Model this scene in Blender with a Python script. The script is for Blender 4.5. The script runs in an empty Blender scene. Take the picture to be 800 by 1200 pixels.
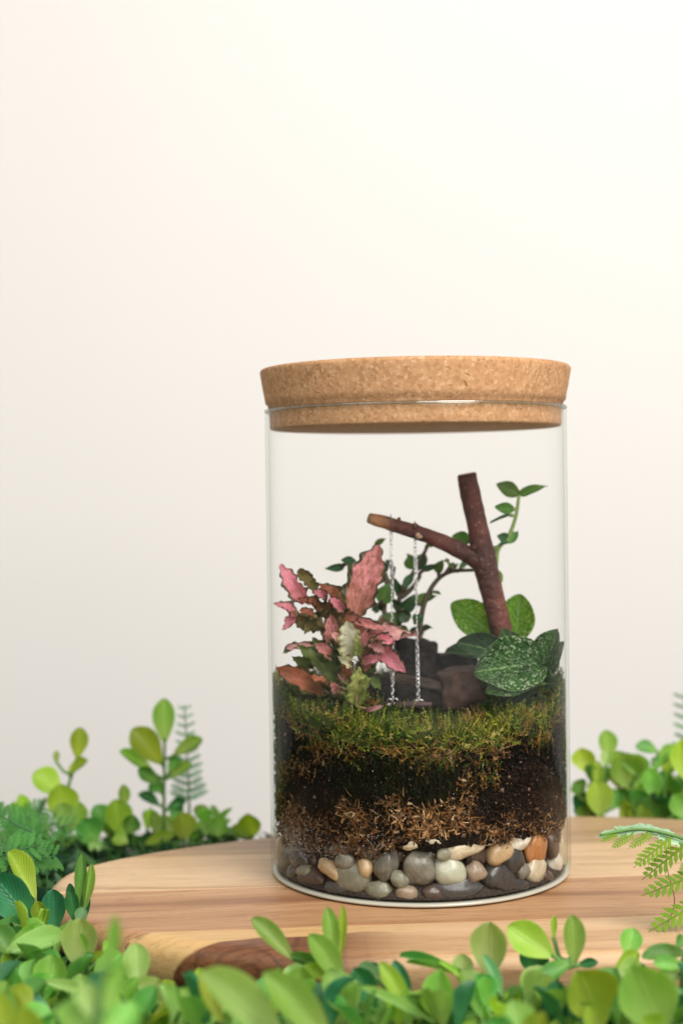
import bpy, bmesh, math, random
from mathutils import Vector, Matrix, Quaternion, noise
random.seed(7)
R = math.radians
PI = math.pi
scene = bpy.context.scene
COL = scene.collection

# ------------------------------------------------------------------ camera
FPX = 1762.0                       # focal length in photo pixels (photo is 800 x 1200)
CAM = Vector((-0.0298, -0.600, 0.1542))
PITCH, ROLL = R(1.05), R(-0.75)
cam_rot = Matrix.Rotation(PI / 2 - PITCH, 4, 'X') @ Matrix.Rotation(ROLL, 4, 'Z')
cd = bpy.data.cameras.new('camera')
cam = bpy.data.objects.new('camera', cd)
COL.objects.link(cam)
cam.matrix_world = Matrix.Translation(CAM) @ cam_rot
cd.sensor_fit = 'HORIZONTAL'
cd.sensor_width = 24.0
cd.lens = 24.0 * FPX / 800.0
cd.clip_start = 0.01
cd.clip_end = 50
cd.dof.use_dof = True
cd.dof.focus_distance = 0.540
cd.dof.aperture_fstop = 7.0
scene.camera = cam

# ------------------------------------------------------------------ light
world = bpy.data.worlds.new('World')
scene.world = world
world.use_nodes = True
bg = world.node_tree.nodes['Background']
bg.inputs[0].default_value = (1.0, 0.965, 0.92, 1)
bg.inputs[1].default_value = 0.38


def area(name, loc, target, size, power, color):
    ld = bpy.data.lights.new(name, 'AREA')
    ld.shape = 'DISK'
    ld.size = size
    ld.energy = power
    ld.color = color
    o = bpy.data.objects.new(name, ld)
    COL.objects.link(o)
    o.location = loc
    o.rotation_euler = (Vector(target) - Vector(loc)).to_track_quat('-Z', 'Y').to_euler()
    return o


area('overhead_lamp', (0.44, -0.50, 1.04), (0.02, 0.0, 0.10), 0.5, 9.5, (1.0, 0.935, 0.86))
area('front_lamp', (0.40, -0.98, 0.74), (0.06, 0.10, 0.18), 0.9, 15.0, (1.0, 0.985, 0.965))
area('fill_lamp', (-0.80, -0.85, 0.95), (0.0, 0.1, 0.2), 0.9, 3.4, (0.98, 0.99, 0.98))  # added fill from the front left; no window stands there
vs = scene.view_settings
vs.view_transform = 'Standard'
vs.look = 'None'
vs.exposure = 0.0
vs.gamma = 1.0
vs.use_curve_mapping = False
cy = scene.cycles
cy.use_denoising = True
cy.max_bounces = 10
cy.diffuse_bounces = 4
cy.glossy_bounces = 4
cy.transmission_bounces = 8
cy.transparent_max_bounces = 32
cy.caustics_reflective = False
cy.caustics_refractive = False
cy.sample_clamp_indirect = 6

# ------------------------------------------------------------------ helpers
def ray(px, py):
    d = Vector(((px - 400.0) / FPX, -(py - 600.0) / FPX, -1.0))
    return (cam_rot.to_3x3() @ d)


def at(px, py, Y):
    """the point where the line of sight of a photo pixel meets the upright plane y = Y"""
    d = ray(px, py)
    return CAM + d * ((Y - CAM.y) / d.y)


def mpp(Y):
    return (Y - CAM.y) / FPX


def clip01(x):
    return max(0.0, min(1.0, x))


def link(o):
    COL.objects.link(o)
    return o


def tag(o, label=None, cat=None, group=None, kind=None):
    if label: o['label'] = label
    if cat: o['category'] = cat
    if group: o['group'] = group
    if kind: o['kind'] = kind
    return o


def empty(name, loc, label=None, cat=None, group=None):
    o = bpy.data.objects.new(name, None)
    o.empty_display_size = 0.01
    o.location = loc
    link(o)
    return tag(o, label, cat, group)


def put(name, me, parent=None, W=None, mat=None):
    """link a mesh; W is its world matrix, the parents here are unrotated empties or meshes"""
    o = bpy.data.objects.new(name, me)
    link(o)
    if mat is not None and not me.materials:
        me.materials.append(mat)
    if parent is not None:
        o.parent = parent
        base = Vector((0, 0, 0))
        p = parent
        M = Matrix.Identity(4)
        while p is not None:
            M = p.matrix_basis @ M
            p = p.parent
        o.matrix_basis = M.inverted() @ (W if W is not None else Matrix.Identity(4))
    elif W is not None:
        o.matrix_basis = W
    return o


class MB:
    def __init__(s):
        s.v, s.f, s.c, s.col = [], [], [], (1, 1, 1)

    def add(s, verts, faces):
        n = len(s.v)
        s.v.extend([tuple(p) for p in verts])
        s.f.extend([tuple(i + n for i in f) for f in faces])
        s.c.extend([s.col] * len(faces))

    def mesh(s, name, mat=None, smooth=True, color=False):
        me = bpy.data.meshes.new(name)
        me.from_pydata(s.v, [], s.f)
        if smooth:
            me.polygons.foreach_set('use_smooth', [True] * len(s.f))
        if color:
            a = me.color_attributes.new('Col', 'FLOAT_COLOR', 'CORNER')
            buf = []
            for f, c in zip(s.f, s.c):
                buf.extend((c[0], c[1], c[2], 1.0) * len(f))
            a.data.foreach_set('color', buf)
        if mat:
            me.materials.append(mat)
        me.update()
        return me

    def tube(s, pts, radii, n=8, caps=True, rough=0.0):
        pts = [Vector(p) for p in pts]
        vs_, fs = [], []
        up = None
        for i, p in enumerate(pts):
            t = (pts[min(i + 1, len(pts) - 1)] - pts[max(i - 1, 0)]).normalized()
            if up is None:
                up = t.orthogonal().normalized()
            up = (up - t * up.dot(t)).normalized()
            side = t.cross(up)
            for k in range(n):
                a = 2 * PI * k / n
                r = radii[i] * (1 + rough * random.uniform(-1, 1))
                vs_.append(p + (up * math.cos(a) + side * math.sin(a)) * r)
        for i in range(len(pts) - 1):
            for k in range(n):
                k2 = (k + 1) % n
                fs.append((i * n + k, i * n + k2, (i + 1) * n + k2, (i + 1) * n + k))
        if caps:
            fs.append(tuple(range(n - 1, -1, -1)))
            m = (len(pts) - 1) * n
            fs.append(tuple(range(m, m + n)))
        s.add(vs_, fs)

    def lathe(s, prof, n=96, close=False):
        vs_, fs = [], []
        m = len(prof)
        for i in range(n):
            a = 2 * PI * i / n
            for r, z in prof:
                vs_.append((r * math.cos(a), r * math.sin(a), z))
        rng = range(m) if close else range(m - 1)
        for i in range(n):
            i2 = (i + 1) % n
            for j in rng:
                j2 = (j + 1) % m
                fs.append((i * m + j, i2 * m + j, i2 * m + j2, i * m + j2))
        s.add(vs_, fs)

    def ribbon(s, p, d, length, width, curl, seg=3, clampr=None, side=None):
        """one thin tapering strand"""
        d = d.normalized()
        if side is None:
            side = d.cross(Vector((random.uniform(-1, 1), random.uniform(-1, 1), random.uniform(-1, 1))))
        if side.length < 1e-6:
            side = d.orthogonal()
        side.normalize()
        nrm = d.cross(side)
        vs_ = []
        q = p.copy()
        for i in range(seg + 1):
            w = width * (1 - i / seg) ** 0.6 * 0.5
            if i == seg:
                vs_.append(q.copy())
            else:
                vs_.append(q - side * w)
                vs_.append(q + side * w)
            q = q + d * (length / seg)
            d = (d + nrm * curl + side * random.uniform(-.3, .3) * abs(curl)).normalized()
        if clampr:
            for v in vs_:
                r = math.hypot(v.x, v.y)
                if r > clampr:
                    v.x *= clampr / r
                    v.y *= clampr / r
        fs = []
        for i in range(seg):
            a = 2 * i
            if i == seg - 1:
                fs.append((a, a + 1, a + 2))
            else:
                fs.append((a, a + 1, a + 3, a + 2))
        s.add(vs_, fs)
        return vs_


def spline(pts, n):
    """Catmull-Rom through points, n samples per span"""
    P = [Vector(p) for p in pts]
    P = [P[0] * 2 - P[1]] + P + [P[-1] * 2 - P[-2]]
    out = []
    for i in range(1, len(P) - 2):
        for k in range(n):
            t = k / n
            a, b, c, d = P[i - 1], P[i], P[i + 1], P[i + 2]
            out.append(0.5 * ((2 * b) + (c - a) * t + (2 * a - 5 * b + 4 * c - d) * t * t + (3 * b - a - 3 * c + d) * t ** 3))
    out.append(P[-2])
    return out


# ------------------------------------------------------------------ materials
class NT:
    def __init__(s, name):
        s.m = bpy.data.materials.new(name)
        s.m.use_nodes = True
        s.t = s.m.node_tree
        s.p = s.t.nodes['Principled BSDF']
        s.out = s.t.nodes['Material Output']

    def n(s, typ, **kw):
        nd = s.t.nodes.new('ShaderNode' + typ)
        for k, v in kw.items():
            setattr(nd, k, v)
        return nd

    def val(s, sock, v):
        if isinstance(v, bpy.types.NodeSocket):
            s.t.links.new(v, sock)
        elif v is not None:
            if isinstance(v, (tuple, list)) and len(v) == 3 and sock.type == 'RGBA':
                v = (*v, 1)
            sock.default_value = v

    def coord(s, kind='Object', scale=(1, 1, 1), rot=(0, 0, 0), offset=None):
        tc = s.n('TexCoord')
        mp = s.n('Mapping')
        s.t.links.new(tc.outputs[kind], mp.inputs[0])
        mp.inputs['Scale'].default_value = scale
        mp.inputs['Rotation'].default_value = rot
        if offset is not None:
            s.val(mp.inputs['Location'], offset)
        return mp.outputs[0]

    def noise(s, vec, scale, detail=3, rough=0.5, dist=0.0, color=False):
        nd = s.n('TexNoise')
        s.val(nd.inputs['Vector'], vec)
        nd.inputs['Scale'].default_value = scale
        nd.inputs['Detail'].default_value = detail
        nd.inputs['Roughness'].default_value = rough
        nd.inputs['Distortion'].default_value = dist
        return nd.outputs['Color' if color else 'Fac']

    def voro(s, vec, scale, feature='F1', out='Distance', rnd=1.0):
        nd = s.n('TexVoronoi', feature=feature)
        s.val(nd.inputs['Vector'], vec)
        nd.inputs['Scale'].default_value = scale
        nd.inputs['Randomness'].default_value = rnd
        return nd.outputs[out]

    def ramp(s, fac, stops, interp='LINEAR'):
        nd = s.n('ValToRGB')
        cr = nd.color_ramp
        cr.interpolation = interp
        while len(cr.elements) < len(stops):
            cr.elements.new(0.5)
        for e, (p, c) in zip(cr.elements, stops):
            e.position = p
            e.color = (*c, 1) if len(c) == 3 else c
        s.val(nd.inputs[0], fac)
        return nd.outputs[0]

    def step(s, fac, lo, hi):
        nd = s.n('MapRange', interpolation_type='SMOOTHSTEP')
        s.val(nd.inputs[0], fac)
        nd.inputs[1].default_value = lo
        nd.inputs[2].default_value = hi
        return nd.outputs[0]

    def mix(s, fac, a, b, blend='MIX'):
        nd = s.n('Mix', data_type='RGBA', blend_type=blend)
        s.val(nd.inputs[0], fac)
        s.val(nd.inputs[6], a)
        s.val(nd.inputs[7], b)
        return nd.outputs[2]

    def math(s, op, a, b=None, c=None):
        nd = s.n('Math', operation=op)
        s.val(nd.inputs[0], a)
        if b is not None: s.val(nd.inputs[1], b)
        if c is not None: s.val(nd.inputs[2], c)
        return nd.outputs[0]

    def hsv(s, col, h=0.5, sat=1.0, v=1.0):
        nd = s.n('HueSaturation')
        s.val(nd.inputs['Hue'], h)
        s.val(nd.inputs['Saturation'], sat)
        s.val(nd.inputs['Value'], v)
        s.val(nd.inputs['Color'], col)
        return nd.outputs[0]

    def bump(s, h, strength=0.3, dist=0.001):
        nd = s.n('Bump')
        nd.inputs['Strength'].default_value = strength
        nd.inputs['Distance'].default_value = dist
        s.val(nd.inputs['Height'], h)
        s.t.links.new(nd.outputs[0], s.p.inputs['Normal'])
        return nd.outputs[0]

    def base(s, col, rough=0.5, spec=0.5):
        s.val(s.p.inputs['Base Color'], col)
        s.val(s.p.inputs['Roughness'], rough)
        s.p.inputs['Specular IOR Level'].default_value = spec
        return s

    def translucent(s, col, fac):
        tr = s.n('BsdfTranslucent')
        s.val(tr.inputs[0], col)
        mx = s.n('MixShader')
        s.val(mx.inputs[0], fac)
        s.t.links.new(s.p.outputs[0], mx.inputs[1])
        s.t.links.new(tr.outputs[0], mx.inputs[2])
        s.t.links.new(mx.outputs[0], s.out.inputs[0])
        return s

    def uv(s):
        tc = s.n('TexCoord')
        sp = s.n('SeparateXYZ')
        s.t.links.new(tc.outputs['UV'], sp.inputs[0])
        return sp.outputs[0], sp.outputs[1], tc.outputs['UV']      # across 0..1, along 0..1

    def objrand(s):
        return s.n('ObjectInfo').outputs['Random']


def m_wall(name):
    t = NT(name)
    c = t.coord('Object')
    n = t.noise(c, 3.0, 3)
    t.base(t.mix(n, (0.760, 0.740, 0.712), (0.780, 0.760, 0.732)), 0.85, 0.2)
    t.bump(t.noise(c, 160, 3), 0.08, 0.001)
    return t.m


def m_cork():
    t = NT('cork')
    c = t.coord('Object')
    cell = t.voro(c, 820, out='Color')
    sep = t.n('SeparateColor')
    t.val(sep.inputs[0], cell)
    g = t.ramp(sep.outputs[0], [(0, (0.36, 0.185, 0.085)), (0.3, (0.43, 0.235, 0.115)), (0.8, (0.475, 0.268, 0.135)), (1, (0.54, 0.325, 0.18))])
    edge = t.voro(c, 820, feature='DISTANCE_TO_EDGE')
    g = t.mix(t.math('MULTIPLY', t.step(edge, 0.09, 0.0), 0.22), g, (0.30, 0.15, 0.07))
    pit = t.step(t.noise(c, 300, 4, 0.7, 0.8), 0.64, 0.70)
    g = t.mix(t.math('MULTIPLY', pit, 0.75), g, (0.15, 0.065, 0.03))
    fleck = t.step(t.noise(c, 420, 3, 0.6), 0.66, 0.72)
    g = t.mix(t.math('MULTIPLY', fleck, 0.5), g, (0.68, 0.47, 0.29))
    big = t.noise(c, 35, 3)
    g = t.hsv(g, 0.5, 1.0, t.math('MULTIPLY_ADD', big, 0.22, 0.92))
    t.base(g, 0.85, 0.15)
    h = t.math('SUBTRACT', t.math('MULTIPLY', t.noise(c, 500, 3), 0.3), t.math('MULTIPLY', pit, 1.0))
    t.bump(h, 0.5, 0.0006)
    return t.m


def m_glass(name='clear_glass', tint=(0.998, 0.999, 0.997), edge=(0.72, 0.745, 0.71), refl=0.008, gain=0.24):
    """thin clear glass: straight-through with a mirror coat that grows towards grazing angles"""
    t = NT(name)
    lw = t.n('LayerWeight')
    lw.inputs[0].default_value = 0.5
    f = lw.outputs['Facing']
    f5 = t.math('POWER', f, 5.0)
    fr = t.math('MULTIPLY_ADD', f5, (1 - refl) * gain, refl)
    tr = t.n('BsdfTransparent')
    t.val(tr.inputs[0], t.mix(t.math('POWER', f, 7.0), tint, edge))
    gl = t.n('BsdfGlossy')
    gl.inputs[0].default_value = (0.95, 0.96, 0.95, 1)
    gl.inputs['Roughness'].default_value = 0.03
    mx = t.n('MixShader')
    t.val(mx.inputs[0], fr)
    t.t.links.new(tr.outputs[0], mx.inputs[1])
    t.t.links.new(gl.outputs[0], mx.inputs[2])
    t.t.links.new(mx.outputs[0], t.out.inputs[0])
    return t.m


def m_glass_foot():
    t = NT('thick_glass_foot')
    t.base((0.62, 0.60, 0.50), 0.2, 0.6)  # cream stands for light caught in the edge of the clear glass
    t.p.inputs['Transmission Weight'].default_value = 0.25
    return t.m


GRAIN = R(4.0)


def m_wood(name, dark, mid, light, seed, sap=None, streak=0.5):
    t = NT(name)
    c = t.coord('Object', (1, 1, 1), (0, 0, -GRAIN), (seed * 1.37, seed * 0.73, seed * 0.31))
    wob = t.n('VectorMath', operation='MULTIPLY_ADD')
    t.val(wob.inputs[0], t.noise(c, 9, 2, color=True))
    wob.inputs[1].default_value = (0.0, 0.016, 0.016)
    t.val(wob.inputs[2], c)
    st = t.n('Mapping')
    st.inputs['Scale'].default_value = (7, 150, 150)
    t.t.links.new(wob.outputs[0], st.inputs[0])
    fine = t.noise(st.outputs[0], 4.5, 4, 0.6)
    st2 = t.n('Mapping')
    st2.inputs['Scale'].default_value = (2.2, 60, 60)
    t.t.links.new(wob.outputs[0], st2.inputs[0])
    broad = t.noise(st2.outputs[0], 1.6, 3, 0.55, 0.5)
    g = t.ramp(broad, [(0.30, dark), (0.47, mid), (0.68, light)])
    g = t.mix(t.math('MULTIPLY', t.step(fine, 0.52, 0.72), streak), g, dark)
    st3 = t.n('Mapping')
    st3.inputs['Scale'].default_value = (14, 700, 700)
    t.t.links.new(wob.outputs[0], st3.inputs[0])
    pore = t.noise(st3.outputs[0], 2.0, 5, 0.7)
    g = t.mix(t.math('MULTIPLY', t.step(pore, 0.56, 0.64), 0.55), g, tuple(x * 0.45 for x in dark))
    if sap:
        # sapwood: the pale outer wood of the log meets the dark heartwood along a bowed line
        o = t.coord('Object')
        sp = t.n('SeparateXYZ')
        t.val(sp.inputs[0], o)
        n2 = t.noise(o, 26, 2)
        y = t.math('MULTIPLY_ADD', n2, 0.012, sp.outputs[1])
        y = t.math('SUBTRACT', y, t.math('MULTIPLY', sp.outputs[2], -0.7))
        dx = t.math('SUBTRACT', sp.outputs[0], -0.022)
        q = t.math('MULTIPLY', t.math('MULTIPLY', dx, dx), -3.2)
        k = t.math('SUBTRACT', y, t.math('ADD', q, -0.0815))
        heart = t.mix(t.step(fine, 0.4, 0.7), (0.20, 0.082, 0.035), (0.115, 0.043, 0.019))
        rings = t.n('TexWave', wave_type='RINGS', rings_direction='Y')
        mp = t.coord('Object', (1, 1, 1.6), (0, 0, 0), (0.062, 0.1, 0.012))
        t.val(rings.inputs['Vector'], mp)
        rings.inputs['Scale'].default_value = 42
        rings.inputs['Distortion'].default_value = 2.5
        heart = t.mix(t.math('MULTIPLY', t.step(rings.outputs['Fac'], 0.80, 0.98), 0.45), heart, (0.07, 0.025, 0.012))
        sapc = t.mix(t.step(fine, 0.45, 0.7), (0.58, 0.37, 0.16), (0.48, 0.285, 0.115))
        w = t.mix(t.step(k, -0.0008, 0.0012), heart, sapc)
        fade = t.step(sp.outputs[0], -0.045, 0.002)
        g = t.mix(fade, w, g)
    t.base(g, t.math('MULTIPLY_ADD', fine, 0.2, 0.36), 0.4)
    t.bump(t.math('ADD', pore, t.math('MULTIPLY', fine, 0.5)), 0.12, 0.0004)
    return t.m


def m_leaf(name, col, deep, young=None, trans=0.3, rough=0.38, vary=0.5):
    """moulded plastic leaf: flat green with a paler vein, each leaf a slightly different green"""
    t = NT(name)
    u, v, uvv = t.uv()
    rnd = t.objrand()
    c = t.coord('Object')
    g = t.mix(t.step(t.noise(c, 1.6, 2), 0.35, 0.7), col, deep)
    if young:
        g = t.mix(t.step(v, 0.75, 0.05), g, young)
    d = t.math('ABSOLUTE', t.math('SUBTRACT', u, 0.5))
    g = t.mix(t.math('MULTIPLY', t.step(d, 0.035, 0.0), 0.35), g, tuple(min(1, x * 1.5 + 0.06) for x in col))
    g = t.mix(t.math('MULTIPLY', t.step(d, 0.44, 0.495), 0.35), g, tuple(min(1, x * 1.35 + 0.05) for x in col))  # paler margin: light through the thin edge put into the colour
    fine = t.noise(c, 14, 4, 0.7)
    g = t.mix(t.math('MULTIPLY', t.step(fine, 0.5, 0.75), 0.35), g, deep)
    g = t.hsv(g, t.math('MULTIPLY_ADD', rnd, 0.045, 0.470), 0.96, t.math('MULTIPLY_ADD', rnd, vary, 1 - vary * 0.5))
    # side veins as fine relief
    vv = t.math('ADD', t.math('MULTIPLY', v, 60), t.math('MULTIPLY', d, -70))
    vein = t.math('SINE', vv)
    t.base(g, t.math('MULTIPLY_ADD', t.noise(c, 5), 0.2, rough - 0.08), 0.45)
    t.bump(t.math('ADD', t.math('MULTIPLY', vein, 0.25), t.step(d, 0.05, 0.0)), 0.45, 0.0008)
    t.p.inputs['Coat Weight'].default_value = 0.25
    t.p.inputs['Coat Roughness'].default_value = 0.22
    t.translucent(t.hsv(g, 0.485, 1.1, 1.25), trans)
    return t.m


LEAF = {
    'lime': m_leaf('lime_leaf', (0.390, 0.600, 0.055), (0.29, 0.51, 0.04), (0.47, 0.66, 0.11), 0.42, 0.32),
    'fresh': m_leaf('fresh_leaf', (0.260, 0.550, 0.080), (0.17, 0.44, 0.055), (0.36, 0.61, 0.14), 0.42, 0.32),
    'mid': m_leaf('mid_leaf', (0.120, 0.380, 0.060), (0.07, 0.27, 0.045), (0.20, 0.45, 0.08), 0.34, 0.30),
    'teal': m_leaf('teal_leaf', (0.035, 0.205, 0.075), (0.022, 0.14, 0.055), (0.07, 0.29, 0.11), 0.22, 0.28),
    'pale': m_leaf('pale_leaf', (0.400, 0.620, 0.170), (0.30, 0.53, 0.11), (0.46, 0.67, 0.23), 0.42, 0.32),
    'olive': m_leaf('olive_leaf', (0.270, 0.420, 0.028), (0.20, 0.35, 0.025), (0.36, 0.52, 0.05), 0.42, 0.34),
    'frost': m_leaf('frosted_leaf', (0.26, 0.57, 0.28), (0.18, 0.46, 0.20), (0.34, 0.60, 0.26), 0.3, 0.26),
}


def m_simple(name, a, b, scale=200, rough=0.6, bump=0.3, bd=0.0005, spec=0.4, trans=0):
    t = NT(name)
    c = t.coord('Object')
    n = t.noise(c, scale, 4, 0.6)
    g = t.mix(t.step(n, 0.3, 0.7), a, b)
    t.base(g, rough, spec)
    t.bump(n, bump, bd)
    if trans:
        t.translucent(g, trans)
    return t.m


def m_vcol(name, rough=0.7, trans=0.0, spec=0.3, vary=300):
    t = NT(name)
    a = t.n('VertexColor')
    a.layer_name = 'Col'
    c = t.coord('Object')
    g = t.hsv(a.outputs[0], 0.5, 1.0, t.math('MULTIPLY_ADD', t.noise(c, vary, 2), 0.7, 0.65))
    t.base(g, rough, spec)
    if trans:
        t.translucent(g, trans)
    return t.m


STEM = m_simple('green_stem', (0.13, 0.27, 0.05), (0.09, 0.20, 0.05), 120, 0.5, 0.2)

DSTEM = m_simple('dark_stem', (0.03, 0.10, 0.035), (0.04, 0.13, 0.04), 120, 0.5, 0.2)

# ------------------------------------------------------------------ leaf shapes (unit length along +Y, width 1 across X)
def leaf_mesh(name, mat, prof, ny=10, nx=3, cup=0.10, droop=0.12, wave=0.0, lobes=0, lobe_amp=0.0, seed=0, twist=0.0):
    rnd = random.Random(seed)
    vs_, fs, uvs = [], [], []
    ph = rnd.uniform(0, 6)
    cols = 2 * nx + 1
    for j in range(ny + 1):
        u = j / ny
        if not lobes: u = 0.5 * (u + (1 - math.cos(PI * u)) / 2)
        if not lobes and j > ny - 3: u = 1 - (1 - u) * 0.55
        hw = prof(u)
        for i in range(cols):
            v = (i - nx) / nx
            e = 1.0
            if lobes:
                sd = 1.0 if v > 0 else 2.3
                q = abs(v) ** 2.5
                wv = math.sin(u * 21 * (1 + 0.2 * math.sin(u * 5 + sd)) + ph * sd) + 0.55 * math.sin(u * 37 + ph + sd * 3)
                e += lobe_amp * wv * q
            x = v * hw * e
            z = cup * (v * v) * (hw / 0.5) - droop * (u - 0.35) ** 2 * (1 if u > 0.35 else 0.6)
            z -= 0.045 * max(0, 1 - abs(v) * 2.6) * (1 - u * 0.7)
            z += wave * math.sin(u * 11 + ph + (1.7 if v > 0 else 0)) * abs(v) ** 1.5
            z += twist * v * (u - 0.4)
            if lobes:
                z += 0.045 * q * math.sin(u * 34 + ph * sd * 2) + 0.02 * math.sin(u * 17 + v * 6 + ph)
            vs_.append((x, u, z))
            uvs.append(((v + 1) / 2, u))
    for j in range(ny):
        for i in range(cols - 1):
            a = j * cols + i
            fs.append((a, a + 1, a + 1 + cols, a + cols))
    me = bpy.data.meshes.new(name)
    me.from_pydata(vs_, [], fs)
    me.polygons.foreach_set('use_smooth', [True] * len(fs))
    ul = me.uv_layers.new(name='UVMap')
    for lp in me.loops:
        ul.data[lp.index].uv = uvs[lp.vertex_index]
    me.materials.append(mat)
    me.update()
    return me


def p_obovate(u):
    return 0.5 * max(0.0, math.sin(PI * min(1, u ** 1.45 * 0.997 + 0.002))) ** 0.56 * (0.80 + 0.2 * u) * 1.06 + 0.018 * (1 - u)


def p_elliptic(u):
    return 0.5 * (math.sin(PI * min(1, u * 0.97 + 0.02)) ** 0.8)


def p_lance(u):
    return 0.5 * (math.sin(PI * min(1, (u * 0.985 + 0.01) ** 0.8)) ** 1.0)


def p_ovate(u):
    return 0.5 * (math.sin(PI * min(1, (u * 0.98 + 0.012) ** 0.72)) ** 0.72)


def p_oblong(u):
    return 0.5 * (math.sin(PI * min(1, (u * 0.975 + 0.02) ** 0.92)) ** 0.6)


BOX = {}
for tone in ('lime', 'fresh', 'mid', 'teal', 'pale', 'olive', 'frost'):
    BOX[tone] = [
        leaf_mesh('boxwood_leaf', LEAF[tone], p_obovate, 16, 3, 0.20, 0.26, 0.015, seed=1),
        leaf_mesh('boxwood_leaf', LEAF[tone], p_obovate, 16, 3, 0.28, -0.16, 0.02, seed=2, twist=0.12),
        leaf_mesh('boxwood_leaf', LEAF[tone], p_elliptic, 16, 3, 0.14, 0.20, 0.02, seed=3, twist=0.15),
        leaf_mesh('boxwood_leaf', LEAF[tone], p_lance, 16, 3, 0.22, 0.10, 0.03, seed=4, twist=-0.2),
    ]


def leaf_matrix(base, tip, nrm, width, depth_scale=None):
    y = tip - base
    L = y.length
    y = y / L
    z = (nrm - y * nrm.dot(y))
    if z.length < 1e-5:
        z = y.orthogonal()
    z.normalize()
    x = y.cross(z)
    s = depth_scale or (0.5 * (L + width))
    M = Matrix((
        (x.x * width, y.x * L, z.x * s, base.x),
        (x.y * width, y.y * L, z.y * s, base.y),
        (x.z * width, y.z * L, z.z * s, base.z),
        (0, 0, 0, 1)))
    return M


def toward_cam(p):
    return (CAM - p).normalized()


def plant_px(name, label, cat, group, Y, root, stems, leaves, meshes, stem_mat, stem_r=0.0007, jit=0.35, dy=0.010, up=0.35, rnd=None, part='leaf', depth_scale=None, wide=1.0):
    """a plant read off the photograph. root: world point; stems: lists of (px, py, y) or Vectors;
       leaves: (bx, by, tx, ty, w, kind[, dyb, dyt]) in photo pixels"""
    rnd = rnd or random.Random(hash(label) % 1000 if False else len(label) * 7 + len(leaves))
    E = empty(name, root, label, cat, group)
    mb = MB()

    def P(q):
        if isinstance(q, Vector): return q
        return at(q[0], q[1], Y + (q[2] if len(q) > 2 else 0))
    node_pts = []
    for st in stems:
        pts = spline([P(q) for q in st], 6)
        node_pts += pts
        n = len(pts)
        mb.tube(pts, [stem_r * (1.25 - 0.6 * i / n) for i in range(n)], 6)
    todo = []
    for lf in leaves:
        bx, by, tx, ty, w, kind = lf[:6]
        d0 = lf[6] if len(lf) > 6 else rnd.uniform(-dy, dy) * 0.5
        d1 = lf[7] if len(lf) > 7 else d0 + rnd.uniform(-dy, dy)
        b, t = at(bx, by, Y + d0), at(tx, ty, Y + d1)
        axis = (t - b).normalized()
        n = toward_cam(b) + Vector((0, 0, up)) + Vector((rnd.uniform(-jit, jit), rnd.uniform(-jit, jit), rnd.uniform(-jit, jit)))
        width = w * wide * mpp(Y + d0)
        m = meshes(kind, rnd) if callable(meshes) else rnd.choice(meshes[kind])
        todo.append((m, leaf_matrix(b, t, n, width, depth_scale)))
        # petiole from the closest stem point below
        best = min(node_pts, key=lambda q: (q - b).length + (0.5 * max(0, q.z - b.z)))
        L = (best - b).length
        if L > 0.0006:
            mid = (best + b) / 2 - axis * min(L * 0.2, 0.004)
            mb.tube(spline([best, mid, b + axis * 0.0012], 4), [stem_r * 0.75] * 9, 5)
    st = put('stem', mb.mesh('stem', stem_mat), E)
    for m, W in todo:
        put(part, m, E, W)
    return E


# ------------------------------------------------------------------ setting
FLOOR = -0.022
WALL_Y = 0.60


def build_setting():
    """a white table top that ends behind the board and a plain cloth-covered wall farther back"""
    me = bpy.data.meshes.new('table')
    y0, y1, t = -1.2, 0.150, 0.03
    v = [(-1.5, y0, FLOOR), (1.5, y0, FLOOR), (1.5, y1 - .004, FLOOR), (-1.5, y1 - .004, FLOOR), (-1.5, y1, FLOOR - .004), (1.5, y1, FLOOR - .004),
         (1.5, y1, FLOOR - t), (-1.5, y1, FLOOR - t), (-1.5, y0, FLOOR - t), (1.5, y0, FLOOR - t)]
    me.from_pydata(v, [], [(0, 1, 2, 3), (3, 2, 5, 4), (4, 5, 6, 7), (7, 6, 9, 8), (8, 9, 1, 0), (0, 3, 4, 7, 8), (1, 9, 6, 5, 2)])
    me.materials.append(m_wall('table_paint'))
    put('table', me)['kind'] = 'structure'
    xs = [-3, -1.6] + [-1.0 + 0.01 * i for i in range(201)] + [1.6, 3]
    zs = [-0.8, -0.3, -0.1, 0.05, 0.2, 0.35, 0.5, 0.7, 1.0, 2.6]

    def fold(x, z):
        return 0.0022 * noise.noise(Vector((x * 4.0, z * 0.8, 1))) + 0.0004 * noise.noise(Vector((x * 13.0, z * 0.6, 5)))
    vs_ = [(x, WALL_Y - (fold(x, z) if abs(x) < 1.2 else 0), z) for z in zs for x in xs]
    n = len(xs)
    fs = [(j * n + i, j * n + i + 1, (j + 1) * n + i + 1, (j + 1) * n + i) for j in range(len(zs) - 1) for i in range(n - 1)]
    me = bpy.data.meshes.new('wall')
    me.from_pydata(vs_, [], fs)
    me.polygons.foreach_set('use_smooth', [True] * len(fs))
    me.materials.append(m_wall('wall_paint'))
    put('wall', me)['kind'] = 'structure'


build_setting()

# ------------------------------------------------------------------ serving board made of glued planks
outline = [(-.1445, -.032), (-.1400, .000), (-.110, .028), (-.068, .050), (-.01, .072), (.045, .084), (.09, .083), (.135, .070),
           (.17, .040), (.185, -.005), (.178, -.055), (.145, -.094), (.09, -.1145), (.03, -.120), (-.03, -.118), (-.073, -.1075), (-.113, -.086), (-.136, -.060)]


outline = [((x - CAM.x) * 1.0145 + CAM.x, (y + 0.6) * 1.0145 - 0.6) for x, y in outline]


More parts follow.
